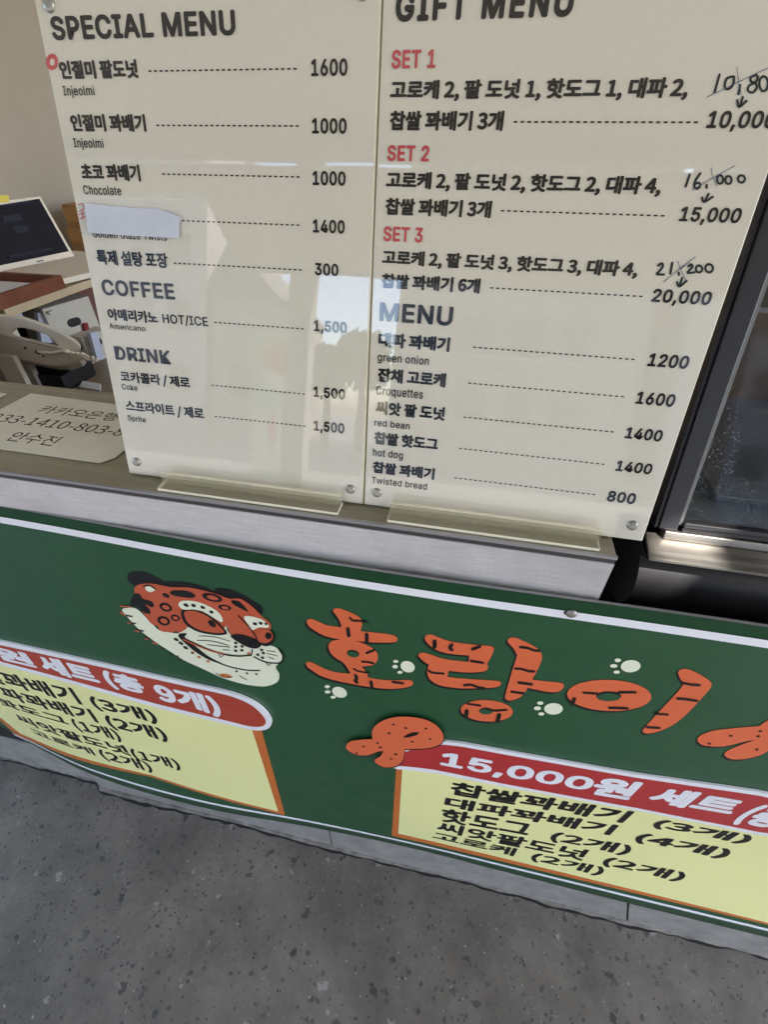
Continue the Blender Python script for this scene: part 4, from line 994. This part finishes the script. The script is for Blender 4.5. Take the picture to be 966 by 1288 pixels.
# telephone: wedge body, arched handset, coiled cord
ph = root('telephone', (-4.0, 3.3, ZD), 'ivory desk telephone with coiled cord on the desk behind the counter', 'telephone')
YP = 3.45
def ppl(q, Y=YP): return [at_plane(*p_, Y=Y) for p_ in q]
body = [(-60, 408), (0, 421), (40, 430), (80, 440), (86, 441), (104, 449), (100, 455), (82, 460), (67, 461), (40, 456), (0, 449), (-60, 440)]
f = ppl(body); bk = [v + Vector((-.40, .42, -.24)) for v in f]
obj('body', MB().use('ivory2').hull(f, bk), ph, bev=.004)
rim = [(-60, 405), (0, 417), (40, 427), (82, 437.5), (84, 440.5), (40, 430.5), (0, 421.5), (-60, 409)]
f = ppl(rim, YP - .02); obj('top_rim', MB().use('ivory').hull(f, [v + Vector((-.40, .42, -.20)) for v in f]), ph, bev=.002)
hs = smooth([(-40, 396), (0, 396), (25, 399), (50, 407), (75, 418), (95, 430), (101, 437), (98, 442), (86, 441), (72, 433.5), (66, 427), (58, 421.5), (43, 416), (27, 412.5), (19, 414), (10, 421), (-40, 418)], 4)
f = ppl(hs, YP + .02); obj('handset', MB().use('ivory').hull(f, [v + Vector((-.13, .14, -.04)) for v in f]), ph, bev=.006)
f = ppl([(52, 429), (68, 432), (74, 438), (50, 434)], YP + .05)
sup = [(8, 450), (15.5, 449), (15.5, 479), (8, 479)]
f = ppl(sup, YP - .1); zb = ZD
f = [Vector((v.x, v.y, max(v.z, ZD + .001))) for v in f]
obj('foot_and_shade', MB().use('ivory2').box(min(v.x for v in f), max(v.x for v in f), YP - .1, YP - .05, ZD + .001, max(v.z for v in f)), ph, bev=.002)
xf = min(v.x for v in f)
obj('foot_and_shade', MB().use('black_plastic').box(xf - .9, xf + .25, YP + .25, YP + .7, ZD + .001, ZD + .16), ph, bev=.002)  # dark box standing in for the deep shade under the phone
for cx_, cy_, rr in ((31, 437.5, 1.6), (54, 448, 1.2)):
    c_ = at_plane(cx_, cy_, Y=YP - .002); obj('screw_hole', MB().use('void').hull([c_ + Vector((rr / 120 * math.cos(t), 0, rr / 120 * math.sin(t))) for t in [k * .785 for k in range(8)]], [c_ + Vector((rr / 120 * math.cos(t), -.003, rr / 120 * math.sin(t))) for t in [k * .785 for k in range(8)]]), ph)
f = ppl([(44, 440), (50, 441.5), (50, 446), (44, 444)], YP - .003); obj('socket', MB().use('void').hull(f, [v + Vector((0, -.003, 0)) for v in f]), ph)
cd = MB().use('ivory'); base = [at_plane(x, y, Y=YP - .03) for x, y in [(47, 442), (55, 443.5), (66, 444), (76, 442), (86, 441)]]
cd.tube(base, .013, 8)
a0 = at_plane(87, 446.5, Y=YP - .08); a1 = at_plane(112, 449, Y=YP - .02); pts = []
for k in range(90):
    t = k / 89; ang = t * 4 * 2 * math.pi; c_ = a0.lerp(a1, t); pts.append(c_ + Vector((.02 * math.cos(ang), .03 * math.cos(ang + 1.2), .038 * math.sin(ang))))
cd.tube(pts, .0115, 7)
tail = [pts[-1], at_plane(115, 454, Y=YP), at_plane(120, 454.5, Y=YP + .02), at_plane(122, 450, Y=YP + .03)]
cd.tube(tail, .009, 7); obj('coiled_cord', cd, ph)
tb = [Vector((*top_xy(x, y, ZD), ZD + .001)) for x, y in [(100, 489), (104, 481), (127, 485), (126, 493)]]
obj('tape_piece', MB().use('doc').hull([v + Vector((0, 0, .02)) for v in tb], tb), label='small white rounded card on the desk behind the counter edge', cat='card')

# ================================================================== AROUND THE STALL (seen as reflections)
# canopy with an added slot, placed so a sun patch lands on the ledge
ZC = 4.5
tgt = Vector((.84, 1.315, -1.10)); k = (ZC - tgt.z) / SUN_DIR.z; hc = tgt + SUN_DIR * k
cn = root('canopy', (0, -7.2, ZC), 'flat pale canopy over the shop front', 'canopy')
def cslab(x0, x1, y0, y1): obj('ceiling_panel', MB().use('ceiling').box(x0, x1, y0, y1, ZC, ZC + .15), cn)
cslab(-14, hc.x - .14, -7.2, 10.2); cslab(hc.x + .16, 12, -7.2, 10.2)
cslab(hc.x - .139, hc.x + .159, -7.2, hc.y - .20); cslab(hc.x - .139, hc.x + .159, hc.y + .12, 10.2)
obj('edge_beam', MB().use('post').box(-14, 12, -7.45, -7.21, ZC - .35, ZC + .2), cn)
aw = root('sun_blind', (2, -7.45, 2.08), 'pale fabric sun blind hanging from the canopy edge', 'blind')
obj('blind_cloth', MB().use('ceiling').hull([(-14, -7.48, 4.1), (-14, -7.48, 3.5), (-6.2, -7.48, 3.5), (-5.35, -7.48, 2.10), (12, -7.48, 2.10), (12, -7.48, 4.1)], [(-14, -7.455, 4.1), (-14, -7.455, 3.5), (-6.2, -7.455, 3.5), (-5.35, -7.455, 2.10), (12, -7.455, 2.10), (12, -7.455, 4.1)]), aw)
obj('bottom_bar', MB().use('post').box(-5.34, 12, -7.5, -7.44, 2.04, 2.097), aw)
for x in (-4.0, 4.6, -12.5):
    t = root('post', (x, -7.3, ZF), {-4.0: 'grey square post left of centre in front of the stall', 4.6: 'grey square post to the right in front of the stall', -12.5: 'grey square post at the far left of the canopy'}[x], 'post', 'canopy posts')
    obj('shaft', MB().use('post').box(x, x + .5, -7.43, -7.03, ZF + .1, ZC - .351), t); obj('base_plate', MB().use('edge_metal').box(x - .15, x + .65, -7.7, -6.9, ZF + .001, ZF + .1), t)
def bld(name, x0, x1, y0, y1, h, m, label, win=True, gable=None, ridge=0):
    t = root(name, ((x0 + x1) / 2, y1, ZF), label, 'building'); obj('wall', MB().use(m).box(x0, x1, y0, y1, ZF, h), t)
    if gable: obj('roof', MB().use('roof_tile').hull([(x0 - .6, y1 + .6, h), (x1 + .6, y1 + .6, h), (ridge, y1 + .6, gable)], [(x0 - .6, y0, h), (x1 + .6, y0, h), (ridge, y0, gable)]), t)
    else: obj('roof', MB().use('roof_tile').box(x0 - .3, x1 + .3, y0, y1 + .3, h + .01, h + .5), t)
    if win:
        z = ZF + 4
        while z < h - 4:
            x = x0 + 2
            while x < x1 - 3:
                w_ = obj('window', MB().use('window').box(x, x + 2.4, y1 + .01, y1 + .12, z, z + 3), t)
                obj('frame', MB().use('ceiling').box(x - .1, x + 2.5, y1 + .005, y1 + .16, z - .25, z - .01), w_)
                x += 4.2
            z += 6
bld('corner_building', -75, -26.8, -60, -42, 24, 'render_dark', 'tall pale rendered block at the far left across the street')
bld('gabled_house', -26.1, -19.9, -58, -42, 9.1, 'render_wall', 'low grey house with a pitched roof across the street', gable=13.8, ridge=-24.2)
bld('shop_block', -7.5, 14, -60, -41, 26, 'render_wall', 'broad rendered shop block straight across the street')
bld('end_building', 16.8, 60, -60, -41, 22, 'render_dark', 'pale block at the right across the street')
ss = root('standing_sign', (-5.55, -10, ZF), 'tall green standing sign with a tiger drawing in front of the stall', 'sign')
obj('panel', MB().use('pale_green').box(-6.2, -4.92, -10.05, -10, -2.9, 1.25), ss)
p = Print(lambda x, y: (x, y), lambda x, z, h: Vector((x, -10 + h, z)))
p.poly(ell(-5.4, .2, .5, .6), 'cream', .01); p.poly(ell(-5.4, .5, .5, .42), 'tiger_orange', .02); p.poly2([(-6.1, -1.0), (-5.02, -1.0), (-5.02, -2.7), (-6.1, -2.7)], 'cream', .01)
p.poly(ell(-5.5, -1.5, .12, .5), 'tiger_orange', .02); obj('drawing', p.mb, ss, flat=True)
for x in (-6.1, -5.1): obj('leg', MB().use('edge_metal').box(x, x + .08, -10.05, -9.97, ZF, -2.91), ss)
def tree(x, y, h, r, label):
    t = root('street_tree', (x, y, ZF), label, 'tree', 'trees across the street')
    obj('trunk', MB().use('bark').tube([(x, y, ZF), (x + .2, y, ZF + h * .4), (x - .1, y, ZF + h * .8)], [.5, .35, .12], 8), t)
    mb = MB().use('leaf')
    for k in range(900):
        d = Vector((random.gauss(0, 1), random.gauss(0, 1), random.gauss(0, 1))).normalized() * r * (random.random() ** .4); c_ = Vector((x, y, ZF + h * .78)) + Vector((d.x, d.y, d.z * .9))
        a = Vector((random.gauss(0, 1), random.gauss(0, 1), random.gauss(0, 1))).normalized() * .35; b = a.orthogonal().normalized() * .25
        mb.add([c_ - a, c_ + b, c_ + a, c_ - b], [(0, 1, 2, 3)])
    obj('crown', mb, t, flat=True)
tree(-13, -39, 9.5, 2.6, 'left one of two round street trees'); tree(-9.3, -37, 10.5, 2.8, 'right one of two round street trees')
